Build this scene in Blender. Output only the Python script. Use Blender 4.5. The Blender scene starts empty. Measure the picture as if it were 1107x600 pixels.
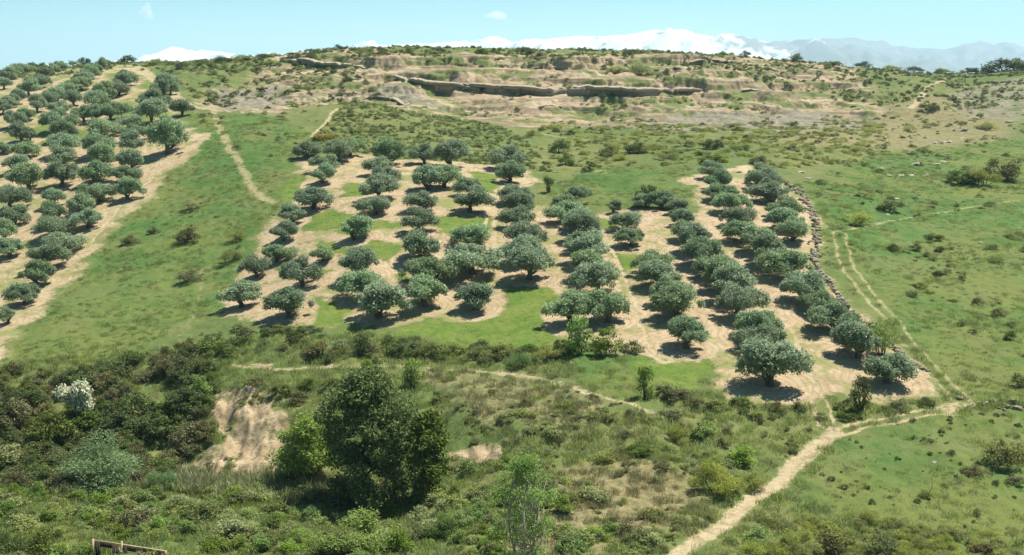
import bpy, math, random
import numpy as np
from mathutils import Vector

# ------------------------------------------------------------------ camera, sky, sun, exposure
S = bpy.context.scene
COL = S.collection
FPX, PW, PH, EYE_ROW = 1300.0, 1107.0, 600.0, 92.0
CAMZ = 36.0
PITCH = math.atan((PH / 2 - EYE_ROW) / FPX)
cam_data = bpy.data.cameras.new('camera')
cam_data.sensor_width = 36.0
cam_data.lens = FPX / PW * 36.0
cam_data.clip_start = 0.5
cam_data.clip_end = 60000.0
cam = bpy.data.objects.new('camera', cam_data)
COL.objects.link(cam)
cam.location = (0, 0, CAMZ)
cam.rotation_euler = (math.pi / 2 - PITCH, 0, 0)
S.camera = cam

SUN_EL = math.radians(64)
SUN_AZ = math.atan2(0.80, 0.46)          # clockwise from +y (away from camera), so behind and to the right
W = bpy.data.worlds.new('World')
S.world = W
W.use_nodes = True
wn, wl = W.node_tree.nodes, W.node_tree.links
wn.clear()
w_out = wn.new('ShaderNodeOutputWorld')
w_bg = wn.new('ShaderNodeBackground')
w_sky = wn.new('ShaderNodeTexSky')
w_sky.sky_type = 'NISHITA'
w_sky.sun_disc = False
w_sky.sun_elevation = SUN_EL
w_sky.sun_rotation = SUN_AZ
w_sky.altitude = 700
w_sky.air_density = 1.0
w_sky.dust_density = 0.6
w_sky.ozone_density = 1.0
w_tint = wn.new('ShaderNodeMix')
w_tint.data_type = 'RGBA'
w_tint.blend_type = 'MULTIPLY'
w_tint.inputs[0].default_value = 1.0
w_tint.inputs[7].default_value = (0.62, 1.10, 1.12, 1)
wl.new(w_sky.outputs[0], w_tint.inputs[6])
wl.new(w_tint.outputs[2], w_bg.inputs[0])
w_bg.inputs[1].default_value = 0.061
wl.new(w_bg.outputs[0], w_out.inputs[0])

sun_data = bpy.data.lights.new('sun', 'SUN')
sun_data.energy = 5.0
sun_data.angle = math.radians(0.5)
sun_data.color = (1.0, 0.95, 0.86)
sun = bpy.data.objects.new('sun', sun_data)
COL.objects.link(sun)
TO_SUN = Vector((math.sin(SUN_AZ) * math.cos(SUN_EL), math.cos(SUN_AZ) * math.cos(SUN_EL), math.sin(SUN_EL)))
sun.rotation_euler = TO_SUN.to_track_quat('Z', 'Y').to_euler()
sun.location = (60, 60, 120)

S.view_settings.view_transform = 'Standard'
S.view_settings.look = 'None'
S.view_settings.exposure = 0.9
S.view_settings.gamma = 1.0
S.view_settings.use_curve_mapping = False
S.render.engine = 'CYCLES'
S.cycles.use_denoising = True
S.cycles.max_bounces = 6
S.cycles.diffuse_bounces = 3
S.cycles.transmission_bounces = 3
S.cycles.volume_bounces = 3
S.cycles.transparent_max_bounces = 6

# ------------------------------------------------------------------ helpers
rng = np.random.default_rng(7)
random.seed(7)
_perm = rng.permutation(4096)
_gang = rng.random(4096) * 2 * np.pi
_gx, _gy = np.cos(_gang), np.sin(_gang)


def _h(ix, iy):
    return _perm[(_perm[ix & 4095] + iy) & 4095]


def noise2(x, y):
    x = np.asarray(x, float); y = np.asarray(y, float)
    ix = np.floor(x).astype(np.int64); iy = np.floor(y).astype(np.int64)
    fx = x - ix; fy = y - iy
    u = fx * fx * fx * (fx * (fx * 6 - 15) + 10); v = fy * fy * fy * (fy * (fy * 6 - 15) + 10)
    def g(a, b, dx, dy):
        k = _h(a, b)
        return _gx[k] * dx + _gy[k] * dy
    n00 = g(ix, iy, fx, fy); n10 = g(ix + 1, iy, fx - 1, fy)
    n01 = g(ix, iy + 1, fx, fy - 1); n11 = g(ix + 1, iy + 1, fx - 1, fy - 1)
    a = n00 + u * (n10 - n00); b = n01 + u * (n11 - n01)
    return (a + v * (b - a)) * 1.5


def fbm(x, y, octaves=4, gain=0.5):
    t = 0; a = 1; f = 1
    for k in range(octaves):
        t = t + a * noise2(x * f + 17.3 * k, y * f - 9.1 * k)
        a *= gain; f *= 2.03
    return t


def sstep(a, b, x):
    t = np.clip((x - a) / (b - a), 0, 1)
    return t * t * (3 - 2 * t)


def pix_dir(px, py):
    px = np.asarray(px, float); py = np.asarray(py, float)
    c, s = math.cos(PITCH), math.sin(PITCH)
    dx = px - PW / 2; dv = PH / 2 - py
    return dx, c * FPX + s * dv, -s * FPX + c * dv


def pix_at(px, py, Y):
    dx, dy, dz = pix_dir(px, py)
    return dx / dy * Y, np.asarray(Y, float), CAMZ + dz / dy * Y


def project(x, y, z):
    c, s = math.cos(PITCH), math.sin(PITCH)
    zz = z - CAMZ
    f = y * c - zz * s
    v = y * s + zz * c
    return PW / 2 + FPX * x / f, PH / 2 - FPX * v / f

# ------------------------------------------------------------------ the lie of the land
# columns of (row in the picture, distance in metres), measured from the size of the trees
COLS = {
    0: [(600, 80), (560, 90), (525, 103), (490, 114), (420, 126), (395, 135), (350, 152), (300, 176), (250, 200), (200, 226), (150, 262), (120, 292), (95, 335), (86, 375)],
    100: [(600, 80), (560, 91), (520, 104), (490, 115), (440, 122), (400, 130), (350, 148), (300, 170), (250, 192), (200, 220), (150, 255), (110, 300), (80, 350), (72, 385)],
    200: [(600, 80), (560, 91), (522, 104), (490, 115), (430, 122), (385, 132), (350, 145), (300, 166), (250, 187), (200, 213), (150, 245), (120, 278), (100, 308), (75, 360), (69, 400)],
    270: [(600, 80), (560, 90), (515, 106), (500, 110), (425, 119.5), (397, 127), (350, 140), (300, 162), (250, 182), (200, 206), (150, 238), (122, 275), (112, 300), (95, 330), (75, 360), (66, 385)],
    400: [(600, 80), (545, 99), (500, 106), (430, 114), (395, 124), (350, 138), (300, 152), (250, 170), (200, 197), (170, 222), (140, 250), (114, 275), (116, 308), (105, 325), (85, 342), (70, 352), (59, 370)],
    500: [(600, 80), (545, 92), (495, 104), (440, 111), (395, 122), (350, 137), (300, 152), (250, 169), (200, 197), (175, 220), (145, 250), (130, 272), (128, 300), (108, 328), (90, 338), (75, 350), (60, 372)],
    620: [(600, 80), (545, 91), (490, 101), (440, 109), (400, 117), (365, 128), (320, 143), (280, 156), (240, 176), (210, 195), (180, 222), (150, 258), (130, 300), (120, 318), (103, 332), (84, 339), (70, 352), (62, 372)],
    760: [(600, 81), (545, 91), (490, 101), (440, 110), (410, 116), (380, 123), (340, 134), (300, 148), (260, 164), (220, 184), (190, 203), (165, 230), (140, 275), (125, 310), (105, 340), (85, 350), (64, 380)],
    900: [(600, 82), (550, 91), (500, 99.5), (460, 107), (430, 112), (390, 121), (350, 132), (300, 150), (250, 172), (210, 197), (180, 225), (150, 262), (130, 310), (110, 350), (85, 385), (72, 420)],
    1050: [(600, 82), (550, 91), (500, 99), (450, 109), (400, 121), (350, 136), (300, 155), (250, 180), (210, 210), (180, 240), (150, 285), (125, 335), (100, 385), (82, 440)],
    1130: [(600, 82), (550, 91), (500, 99), (450, 109), (400, 121), (350, 137), (300, 157), (250, 182), (210, 212), (180, 242), (150, 285), (125, 330), (100, 375), (76, 430)],
}
APEX = 30.0
pts = []
for px_, lst in COLS.items():
    for py_, Y_ in lst:
        x_, y_, z_ = pix_at(px_, py_, Y_)
        pts.append((float(x_), float(y_), float(z_)))
for px_, src in ((-260, 0), (1380, 1130)):
    for py_, Y_ in COLS[src]:
        _, _, z_ = pix_at(COLS and 553, py_, Y_)
        x_ = (px_ - PW / 2) / FPX * Y_
        pts.append((x_, float(Y_), float(z_)))
for u_ in (-0.62, -0.4, -0.2, 0.0, 0.2, 0.4, 0.62):
    for Y_, z_ in ((-20, -1.8), (1, -1.8), (8, -4.2), (20, -11.5), (40, -22), (60, -28.5), (560, 5), (900, 1), (2500, -20), (9000, -45), (20000, -60)):
        pts.append((u_ * (Y_ + APEX), Y_, CAMZ + z_))
pts = np.array(pts)


def warp(x, y):
    return np.stack([x / (y + APEX) * 2.4, np.log(np.maximum(y + APEX, 2.0))], -1)


def _tps(r2):
    return 0.5 * r2 * np.log(np.maximum(r2, 1e-12))


Q = warp(pts[:, 0], pts[:, 1])
n_ = len(Q)
A = np.zeros((n_ + 3, n_ + 3))
A[:n_, :n_] = _tps(((Q[:, None] - Q[None]) ** 2).sum(-1)) + np.eye(n_) * 2e-5
A[:n_, n_] = 1; A[:n_, n_ + 1:] = Q
A[n_:, :n_] = A[:n_, n_:].T
rhs = np.zeros(n_ + 3); rhs[:n_] = pts[:, 2]
WT = np.linalg.solve(A, rhs)


def smooth_height(x, y):
    q = warp(x.ravel(), y.ravel())
    out = np.empty(len(q))
    for i in range(0, len(q), 20000):
        d2 = ((q[i:i + 20000, None] - Q[None]) ** 2).sum(-1)
        out[i:i + 20000] = _tps(d2) @ WT[:n_] + WT[n_] + q[i:i + 20000] @ WT[n_ + 1:]
    return out.reshape(x.shape)


def span(a, b, step):
    return list(np.arange(a, b, step))


ROWS = np.array(span(-24, 60, 4) + span(60, 76, 1) + span(76, 126, 0.3) + span(126, 235, 0.42) + span(235, 308, 0.6) + span(308, 392, 0.28)
                + span(392, 460, 0.8) + list(460 * (1.09 ** np.arange(0, 45))))
_t = np.tan(np.radians(np.concatenate([np.arange(-34, -20, 1.2), np.arange(-20, 20, 0.064), np.arange(20, 35, 1.2)])))
US = _t.copy()                       # x = u * (Y + APEX)
# smooth part on a coarse grid first, then bilinear up
cr = np.unique(np.concatenate([ROWS[::5], ROWS[-1:]])); cu = np.unique(np.concatenate([US[::5], US[-1:]]))
GY, GU = np.meshgrid(cr, cu, indexing='ij')
HC = smooth_height(GU * (GY + APEX), GY)


def bil(rows, us, grid, x, y):
    u = x / (y + APEX)
    i = np.clip(np.searchsorted(rows, y) - 1, 0, len(rows) - 2)
    j = np.clip(np.searchsorted(us, u) - 1, 0, len(us) - 2)
    a = np.clip((y - rows[i]) / (rows[i + 1] - rows[i]), 0, 1)
    b = np.clip((u - us[j]) / (us[j + 1] - us[j]), 0, 1)
    return (grid[i, j] * (1 - a) * (1 - b) + grid[i + 1, j] * a * (1 - b) + grid[i, j + 1] * (1 - a) * b + grid[i + 1, j + 1] * a * b)


def hit_with(hfun, px, py, far=900.0):
    """where the line of sight through a picture point meets the land"""
    px = np.atleast_1d(np.asarray(px, float)); py = np.atleast_1d(np.asarray(py, float))
    dx, dy, dz = pix_dir(px, py)
    steps = np.concatenate([np.arange(40, 420, 0.7), np.geomspace(420, far, 120)])
    res = np.full(len(px), far)
    found = np.zeros(len(px), bool); prev = np.full(len(px), 40.0)
    for Y in steps:
        z = CAMZ + dz / dy * Y
        under = (hfun(dx / dy * Y, np.full(len(px), Y)) >= z) & ~found
        res[under] = Y; found |= under
        prev[~found] = Y
    lo, hi = prev.copy(), res.copy()
    for _ in range(12):
        mid = (lo + hi) / 2
        under = hfun(dx / dy * mid, mid) >= CAMZ + dz / dy * mid
        hi = np.where(under, mid, hi); lo = np.where(under, lo, mid)
    Y = hi
    return dx / dy * Y, Y, CAMZ + dz / dy * Y


def H0(x, y):
    return bil(cr, cu, HC, x, y)


def world_pts(lst):
    a = np.array(lst, float)
    x, y, z = hit_with(H0, a[:, 0], a[:, 1])
    return np.stack([x, y], 1)


GY, GU = np.meshgrid(ROWS, US, indexing='ij')
GX = GU * (GY + APEX)
HF = H0(GX, GY)
NR, NC = GX.shape
VX, VY = GX.ravel(), GY.ravel()
# wobble the outlines of painted ground so that no edge is a ruler line
WX = VX + fbm(VX / 6, VY / 6, 3) * 1.2 + fbm(VX / 1.1 + 50, VY / 1.1, 2) * 0.35
WY = VY + fbm(VX / 6 + 80, VY / 6 + 30, 3) * 1.6 + fbm(VX / 1.1, VY / 1.1 + 70, 2) * 0.45


def seg_dist(P, pxs, pys):
    best = np.full(len(pxs), 1e9); side = np.zeros(len(pxs))
    for k in range(len(P) - 1):
        a, b = P[k], P[k + 1]
        d = b - a; L = math.hypot(*d) + 1e-9
        t = np.clip(((pxs - a[0]) * d[0] + (pys - a[1]) * d[1]) / (L * L), 0, 1)
        ex = pxs - (a[0] + t * d[0]); ey = pys - (a[1] + t * d[1])
        dd = np.hypot(ex, ey)
        m = dd < best
        best[m] = dd[m]; side[m] = np.sign(d[0] * ey - d[1] * ex)[m]
    return best, side


def inside(P, pxs, pys):
    c = np.zeros(len(pxs), bool)
    n = len(P)
    for i in range(n):
        x1, y1 = P[i]; x2, y2 = P[(i + 1) % n]
        if y1 == y2:
            continue
        c ^= ((y1 > pys) != (y2 > pys)) & (pxs < (x2 - x1) * (pys - y1) / (y2 - y1) + x1)
    return c


def region(poly, soft=1.5, wobble=True, wp=None, at=None):
    """weight 0..1 of a patch of ground; outline given in picture points, laid onto the land"""
    P = world_pts(poly) if wp is None else wp
    X, Y = (WX, WY) if wobble else (VX, VY)
    if at is not None:
        X, Y = at
    out = np.zeros(len(X))
    m = (X > P[:, 0].min() - soft * 2) & (X < P[:, 0].max() + soft * 2) & (Y > P[:, 1].min() - soft * 2) & (Y < P[:, 1].max() + soft * 2)
    idx = np.nonzero(m)[0]
    if len(idx) == 0:
        return out
    x, y = X[idx], Y[idx]
    d, _ = seg_dist(np.vstack([P, P[:1]]), x, y)
    sd = np.where(inside(P, x, y), d, -d)
    out[idx] = sstep(-soft, soft, sd)
    return out


def strip(line, width, ruts=0.0, soft=0.35, fade=0.0):
    P = world_pts(line)
    # resample smoothly
    Q_ = [P[0]]
    for k in range(len(P) - 1):
        p0 = P[max(k - 1, 0)]; p1 = P[k]; p2 = P[k + 1]; p3 = P[min(k + 2, len(P) - 1)]
        for t in np.linspace(0.125, 1, 8):
            Q_.append(0.5 * ((2 * p1) + (-p0 + p2) * t + (2 * p0 - 5 * p1 + 4 * p2 - p3) * t * t + (-p0 + 3 * p1 - 3 * p2 + p3) * t ** 3))
    P = np.array(Q_)
    X = VX + (WX - VX) * 0.3; Y = VY + (WY - VY) * 0.3
    out = np.zeros(len(X))
    r = width + ruts + 2
    idx = np.nonzero((X > P[:, 0].min() - r) & (X < P[:, 0].max() + r) & (Y > P[:, 1].min() - r) & (Y < P[:, 1].max() + r))[0]
    d, _ = seg_dist(P, X[idx], Y[idx])
    if ruts:
        d = np.abs(d - ruts)
    out[idx] = 1 - sstep(width / 2 - soft, width / 2 + soft, d)
    if fade:
        e = np.hypot(X[idx] - P[-1, 0], Y[idx] - P[-1, 1])
        out[idx] *= sstep(0, fade, e)
    return out
# ------------------------------------------------------------------ what covers the ground
SOIL_MID = [(238, 340), (262, 295), (285, 250), (308, 228), (322, 202), (322, 168), (345, 170), (380, 166), (420, 172), (500, 176), (575, 184), (583, 196), (548, 208),
            (548, 222), (600, 222), (640, 234), (700, 224), (745, 236), (762, 226), (752, 205), (734, 192), (770, 188), (810, 178), (838, 193), (872, 213), (887, 245), (880, 275), (905, 320),
            (935, 350), (975, 380), (1012, 412), (1012, 428), (930, 432), (880, 433), (790, 426), (774, 400), (710, 390), (660, 382), (600, 364), (460, 352), (300, 353)]
SOIL_HILL = [(-60, 95), (30, 84), (60, 77), (150, 71), (180, 92), (200, 106), (192, 125), (200, 140), (226, 144), (212, 166), (182, 182), (168, 210), (122, 245), (90, 285), (60, 322), (20, 358), (0, 392), (-60, 400)]
GRASS_PATCHES = [
    [(440, 352), (545, 341), (549, 311), (603, 309), (600, 331), (580, 341), (578, 352), (600, 364), (640, 374), (560, 376), (430, 362)],
    [(664, 274), (720, 276), (716, 291), (680, 300)],
    [(690, 388), (770, 392), (782, 408), (745, 421), (690, 402)],
    [(470, 233), (531, 235), (533, 247), (475, 251)],
    [(348, 262), (405, 261), (432, 263), (422, 280), (385, 286), (345, 280)],
    [(338, 226), (400, 236), (440, 245), (380, 252), (330, 247)],
    [(346, 322), (382, 330), (374, 351), (346, 353)],
    [(645, 236), (671, 238), (668, 250), (650, 249)],
    [(372, 198), (392, 200), (396, 212), (368, 214)],
    [(300, 205), (330, 186), (322, 215), (302, 228)],
    [(290, 278), (330, 285), (362, 292), (340, 297), (290, 290)],
    [(512, 185), (538, 190), (536, 208), (515, 203)],
    [(430, 295), (450, 300), (440, 310), (425, 303)],
    [(110, 128), (150, 112), (170, 122), (160, 142), (110, 146)],
    [(0, 140), (50, 136), (105, 138), (105, 150), (40, 156), (0, 164)],
    [(112, 80), (142, 78), (138, 100), (112, 96)],
    [(60, 90), (84, 82), (70, 102), (48, 106)],
    [(150, 82), (175, 92), (165, 103), (148, 96)],
    [(0, 108), (14, 104), (4, 116), (-20, 120)],
    [(0, 330), (30, 312), (10, 345)],
]
soil = np.maximum(region(SOIL_MID, 2.2), region(SOIL_HILL, 3.0))
orchard = soil.copy()
turf = np.zeros_like(soil)
for k, g_ in enumerate(GRASS_PATCHES):
    turf = np.maximum(turf, region(g_, 1.7 if k < 13 else 3.0) * (1.0 if k < 13 else 0.62))
soil = soil * (1 - turf)
soil = np.maximum(soil, region([(205, 142), (228, 144), (214, 166), (195, 160)], 1.2) * 0.9)

track = strip([(722, 612), (745, 592), (790, 558), (840, 520), (880, 484), (903, 466)], 1.55, soft=0.7)
track = np.maximum(track, strip([(895, 470), (925, 461), (960, 455), (1010, 444), (1040, 437)], 0.6, 0.6, soft=0.4) * 0.8)
track = np.maximum(track, region([(1005, 446), (1022, 437), (1040, 438), (1030, 445)], 0.6) * 0.7)
rut = strip([(1042, 436), (1030, 420), (1008, 398), (975, 360), (935, 312), (914, 282), (908, 252)], 0.5, 0.8, 0.35) * 0.9
rut = np.maximum(rut, strip([(905, 250), (940, 243), (985, 235), (1060, 222), (1120, 213)], 0.65, 0, 0.4) * 0.78)
rut = np.maximum(rut, strip([(1050, 243), (1120, 246)], 0.5, 0, 0.3) * 0.7)
rut = np.maximum(rut, strip([(300, 398), (340, 397), (450, 396), (560, 405), (620, 420), (680, 437), (735, 450)], 0.8, 0, 0.5) * 0.8)
rut = np.maximum(rut, strip([(230, 118), (240, 142), (252, 165), (265, 188), (272, 200)], 1.7, 0, 1.0, 6) * 0.85)
rut = np.maximum(rut, strip([(262, 182), (275, 205), (288, 216), (300, 222)], 1.6, 0, 0.8, 2) * 0.8)
rut = np.maximum(rut, strip([(218, 290), (216, 315), (206, 345), (196, 362)], 0.9, 0, 0.6) * 0.45)
ruts = strip([(250, 396), (300, 398), (340, 397), (450, 396), (560, 405), (620, 420), (680, 437), (735, 450)], 0.75, 0, 0.5) * 0.72
ruts = np.maximum(ruts, strip([(893, 458), (888, 445), (882, 430), (870, 405), (858, 380)], 0.4, 0.7, 0.25) * 0.9)
ruts = np.maximum(ruts, strip([(120, 73), (148, 77), (170, 88), (190, 102), (205, 112), (235, 119), (292, 121)], 1.6, 0, 0.5) * 0.95)
ruts = np.maximum(ruts, strip([(160, 152), (166, 172), (160, 193), (140, 208), (120, 230), (95, 262)], 0.6, 0.8, 0.3) * 0.9)
ruts = np.maximum(ruts, strip([(335, 150), (350, 134), (366, 117)], 1.0, 0, 0.4) * 0.8)
ruts = np.maximum(ruts, strip([(560, 139), (600, 147), (645, 152)], 0.9, 0, 0.4) * 0.7)
ruts = np.maximum(ruts, strip([(985, 118), (995, 105), (1008, 92), (1030, 84)], 2.2, 0, 0.8) * 0.8)
ruts = np.maximum(ruts, strip([(580, 197), (556, 203), (538, 216), (530, 240), (535, 280)], 0.5, 0.6, 0.25))
ruts = np.maximum(ruts, strip([(636, 234), (652, 255), (670, 300), (695, 345), (720, 388)], 0.5, 0.6, 0.25))
ruts = np.maximum(ruts, strip([(842, 345), (852, 365), (866, 395)], 0.5, 0.7, 0.25))
ruts = np.maximum(ruts, strip([(627, 187), (655, 183)], 0.8, 0, 0.4) * 0.8)
track = np.maximum(track, ruts)

bank = region([(232, 422), (262, 416), (300, 438), (312, 470), (300, 486), (318, 516), (190, 522), (192, 495), (235, 490), (226, 455)], 0.9)
bank = np.maximum(bank, region([(476, 487), (540, 487), (543, 498), (476, 501)], 0.6) * 0.9)
bank = np.maximum(bank, region([(265, 395), (292, 394), (290, 402), (268, 403)], 0.5) * 0.7)

lush = region([(160, 300), (240, 190), (330, 150), (320, 200), (240, 330), (200, 350), (100, 400), (-40, 410), (-40, 400), (60, 330)], 5) * 0.9
lush = np.maximum(lush, region([(200, 120), (300, 125), (340, 150), (300, 215), (215, 210), (200, 165)], 4) * 0.8)
lush = np.maximum(lush, region([(0, 400), (60, 325), (120, 255), (215, 160), (290, 215), (240, 335), (205, 352), (60, 405)], 3))
lush = np.maximum(lush, region([(590, 205), (640, 180), (740, 180), (760, 220), (700, 225), (610, 222)], 3))
lush = np.maximum(lush, region([(860, 205), (905, 185), (960, 165), (1150, 140), (1150, 440), (1040, 430), (900, 290), (890, 240)], 5) * 0.85)
lush = np.maximum(lush, region([(905, 470), (1040, 445), (1150, 440), (1150, 590), (1000, 575), (860, 540)], 3) * 0.9)
lush = np.maximum(lush, region([(-40, 535), (60, 530), (200, 545), (240, 580), (180, 640), (-40, 640)], 3) * 0.8)
lush = np.maximum(lush, region([(610, 372), (700, 392), (745, 422), (700, 440), (620, 415)], 2))

# how rough and scrubby the rest is
scree = region([(206, 118), (215, 96), (262, 88), (292, 66), (340, 54), (430, 56), (700, 60), (800, 60), (880, 64), (940, 90), (960, 120), (930, 135), (820, 140), (660, 138), (520, 132), (440, 122), (400, 112), (300, 122)], 7)
grey = region([(225, 95), (300, 90), (318, 110), (280, 118), (232, 116)], 3) * 0.8
grey = np.maximum(grey, region([(390, 96), (430, 92), (470, 108), (500, 125), (420, 112)], 3) * 0.7)
grey = np.maximum(grey, region([(670, 135), (740, 122), (870, 118), (960, 125), (940, 140), (820, 145), (700, 142)], 4) * 0.8)
grey = np.maximum(grey, region([(1020, 100), (1060, 88), (1150, 80), (1150, 130), (1030, 130)], 5) * 0.6)
dry = region([(600, 510), (700, 490), (760, 520), (700, 600), (560, 620), (560, 560)], 4) * 0.8
dry = np.maximum(dry, region([(820, 130), (1000, 100), (1107, 110), (1107, 150), (960, 165), (830, 160)], 8) * 0.7)
dry = np.maximum(dry, region([(440, 395), (560, 402), (690, 440), (640, 480), (520, 470), (450, 420)], 3) * 0.6)
dry = np.maximum(dry, region([(0, 450), (60, 470), (60, 515), (0, 520)], 3) * 0.6)
scrubby = region([(-60, 412), (80, 402), (210, 372), (560, 376), (700, 400), (900, 445), (880, 480), (720, 600), (-60, 610)], 4)
scrubby = np.maximum(scrubby, region([(330, 150), (400, 112), (470, 116), (560, 150), (600, 190), (500, 180), (340, 168)], 4))

HV = HF.ravel().copy()
smooth_ = np.clip(np.maximum(orchard, np.maximum(track, rut)), 0, 1)
HV += (1 - smooth_) * (0.22 * fbm(VX / 5, VY / 5, 3) + 0.10 * fbm(VX / 1.3 + 9, VY / 1.3, 3))
HV += scrubby * 0.28 * fbm(VX / 3.1 + 31, VY / 3.1 + 5, 4) * (1 - smooth_)
HV += smooth_ * 0.05 * fbm(VX / 0.8, VY / 0.8, 2)
HV -= np.maximum(track, rut) * 0.08
HV += (bank * (1 - smooth_)) * (0.35 * fbm(VX / 2.6 + 3, VY / 3.0, 3) + 0.16 * fbm(VX / 0.9, VY / 1.6, 4, 0.65) - 0.5 * np.abs(fbm(VX / 3.4 + 8, VY / 9, 3)))
far_w = sstep(240, 330, VY) * (1 - smooth_)
HV += far_w * (0.9 * fbm(VX / 16, VY / 16, 4) + 0.22 * fbm(VX / 3.5, VY / 3.5, 3)) * (1 - sstep(420, 520, VY))
# gullies running down the bare slope
HV += scree * (-0.9 * (1 - np.abs(fbm(VX / 24 + VY / 30, VY / 60, 3))) ** 3 + 0.26 * fbm(VX / 3.2, VY / 5, 5, 0.65))
# hard beds in the slope: steps with a face towards the valley
def px_of(x, y):
    return PW / 2 + FPX * x / (y * math.cos(PITCH))
VP = PW / 2 + FPX * VX / np.maximum(VY, 1)
def ledge(x0, x1, zc, rise, sharp=0.16, tilt=0.0, ragged=0.5, fade=22):
    global HV
    w = sstep(x0 - fade, x0 + fade, VP) * (1 - sstep(x1 - fade, x1 + fade, VP)) * sstep(305, 318, VY) * (1 - sstep(392, 410, VY))
    c = CAMZ + zc + tilt * (VP - x0) / 100 + ragged * 1.5 * fbm(VX / 15 + zc * 3, VY / 60, 5, 0.6)
    gap = sstep(-0.35, 0.1, fbm(VX / 22 + zc * 7, zc + VY * 0, 4))
    HV = HV + w * gap * rise * 0.5 * (np.tanh((HV - c) / sharp) * np.exp(-((HV - c) / 2.6) ** 2))
ledge(470, 770, 0.9, 1.6, tilt=-0.1)
ledge(395, 540, 2.6, 1.2, tilt=-0.3)
ledge(296, 400, 8.2, 1.2, tilt=-0.6, ragged=0.4)
ledge(400, 560, 5.6, 1.8, tilt=-0.3)
ledge(560, 700, 5.0, 1.5)
ledge(380, 520, -2.2, 1.8)
ledge(720, 890, 8.2, 1.8, ragged=0.4)
ledge(640, 930, 0.2, 1.2)
ledge(760, 960, -3.0, 1.6)
ledge(600, 860, -6.4, 1.2)
ledge(860, 1010, 2.0, 1.2)
for k_ in range(13):
    ledge(300 + 23 * (k_ % 3), 960 - 40 * (k_ % 4), -7.0 + 1.25 * k_, 0.75 + 0.35 * (k_ % 2), sharp=0.10, tilt=0.12 * ((k_ % 3) - 1), ragged=0.35)
HF = HV.reshape(NR, NC)


def H(x, y):
    return bil(ROWS, US, HF, np.asarray(x, float), np.asarray(y, float))


def ground_at(px, py):
    x, y, z = hit_with(H, px, py)
    return np.stack([x, y, z], 1)


def attr_at(arr, x, y):
    return bil(ROWS, US, arr.reshape(NR, NC), np.asarray(x, float), np.asarray(y, float))
# ------------------------------------------------------------------ olive trees, row by row: (picture x, foot y, crown width)
CENTRAL = {
    "the central grove's row along the green meadow": [(260, 334, 40), (276, 302, 32), (299, 284, 30), (308, 261, 33), (316, 244, 30), (339, 227, 37), (350, 199, 29), (352, 187, 27), (364, 176, 34)],
    "the short row at the central grove's front corner": [(312, 345, 46), (327, 311, 40), (349, 284, 27)],
    "the central grove's third row from the meadow": [(409, 346, 54), (392, 326, 42), (389, 302, 44), (384, 261, 36), (405, 234, 34), (410, 217, 36), (414, 206, 34), (413, 191, 32), (420, 180, 34)],
    "the central grove's fourth row from the meadow": [(460, 332, 48), (459, 311, 46), (454, 284, 52), (451, 254, 38), (458, 229, 32), (463, 207, 36), (480, 204, 36), (487, 183, 40)],
    "the central grove's fifth row from the meadow": [(514, 336, 44), (512, 297, 46), (509, 267, 38), (509, 231, 38), (508, 214, 30), (552, 199, 30), (551, 185, 34)],
    "the central grove's sixth row from the meadow": [(573, 303, 50), (566, 284, 42), (567, 270, 40), (564, 250, 38), (560, 237, 36), (558, 224, 38)],
    "the central grove's seventh row from the meadow": [(616, 352, 46), (656, 350, 46), (645, 321, 50), (639, 303, 44), (634, 286, 44), (631, 273, 38), (629, 262, 38), (624, 251, 36), (617, 243, 34), (610, 234, 34), (622, 222, 28)],
    "the central grove's eighth row from the meadow": [(743, 378, 46), (731, 346, 48), (722, 331, 38), (712, 313, 44), (706, 297, 36)],
    "the loose group behind the eighth row's grass patch": [(683, 267, 34), (676, 250, 28), (664, 232, 17), (698, 226, 26), (714, 227, 30)],
    "the central grove's ninth row from the meadow": [(832, 418, 66), (827, 383, 50), (818, 366, 42), (798, 345, 50), (792, 329, 48), (780, 314, 46), (771, 302, 44), (760, 289, 44), (752, 275, 38), (744, 262, 34), (739, 246, 28), (733, 233, 26)],
    "the row ending at the wall corner": [(957, 415, 52), (926, 389, 54), (902, 360, 46), (888, 343, 40), (868, 328, 46), (852, 305, 44), (829, 291, 44), (819, 276, 42), (803, 263, 38), (797, 247, 34), (790, 232, 34), (781, 219, 32), (777, 207, 33), (768, 195, 26)],
    "the short far row inside the stone wall's bend": [(857, 262, 40), (850, 251, 38), (844, 238, 34), (835, 221, 36), (826, 209, 32), (819, 201, 26)],
    "the corner clump at the back by the path": [(331, 173, 30), (380, 170, 26), (459, 179, 28)],
}
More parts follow.
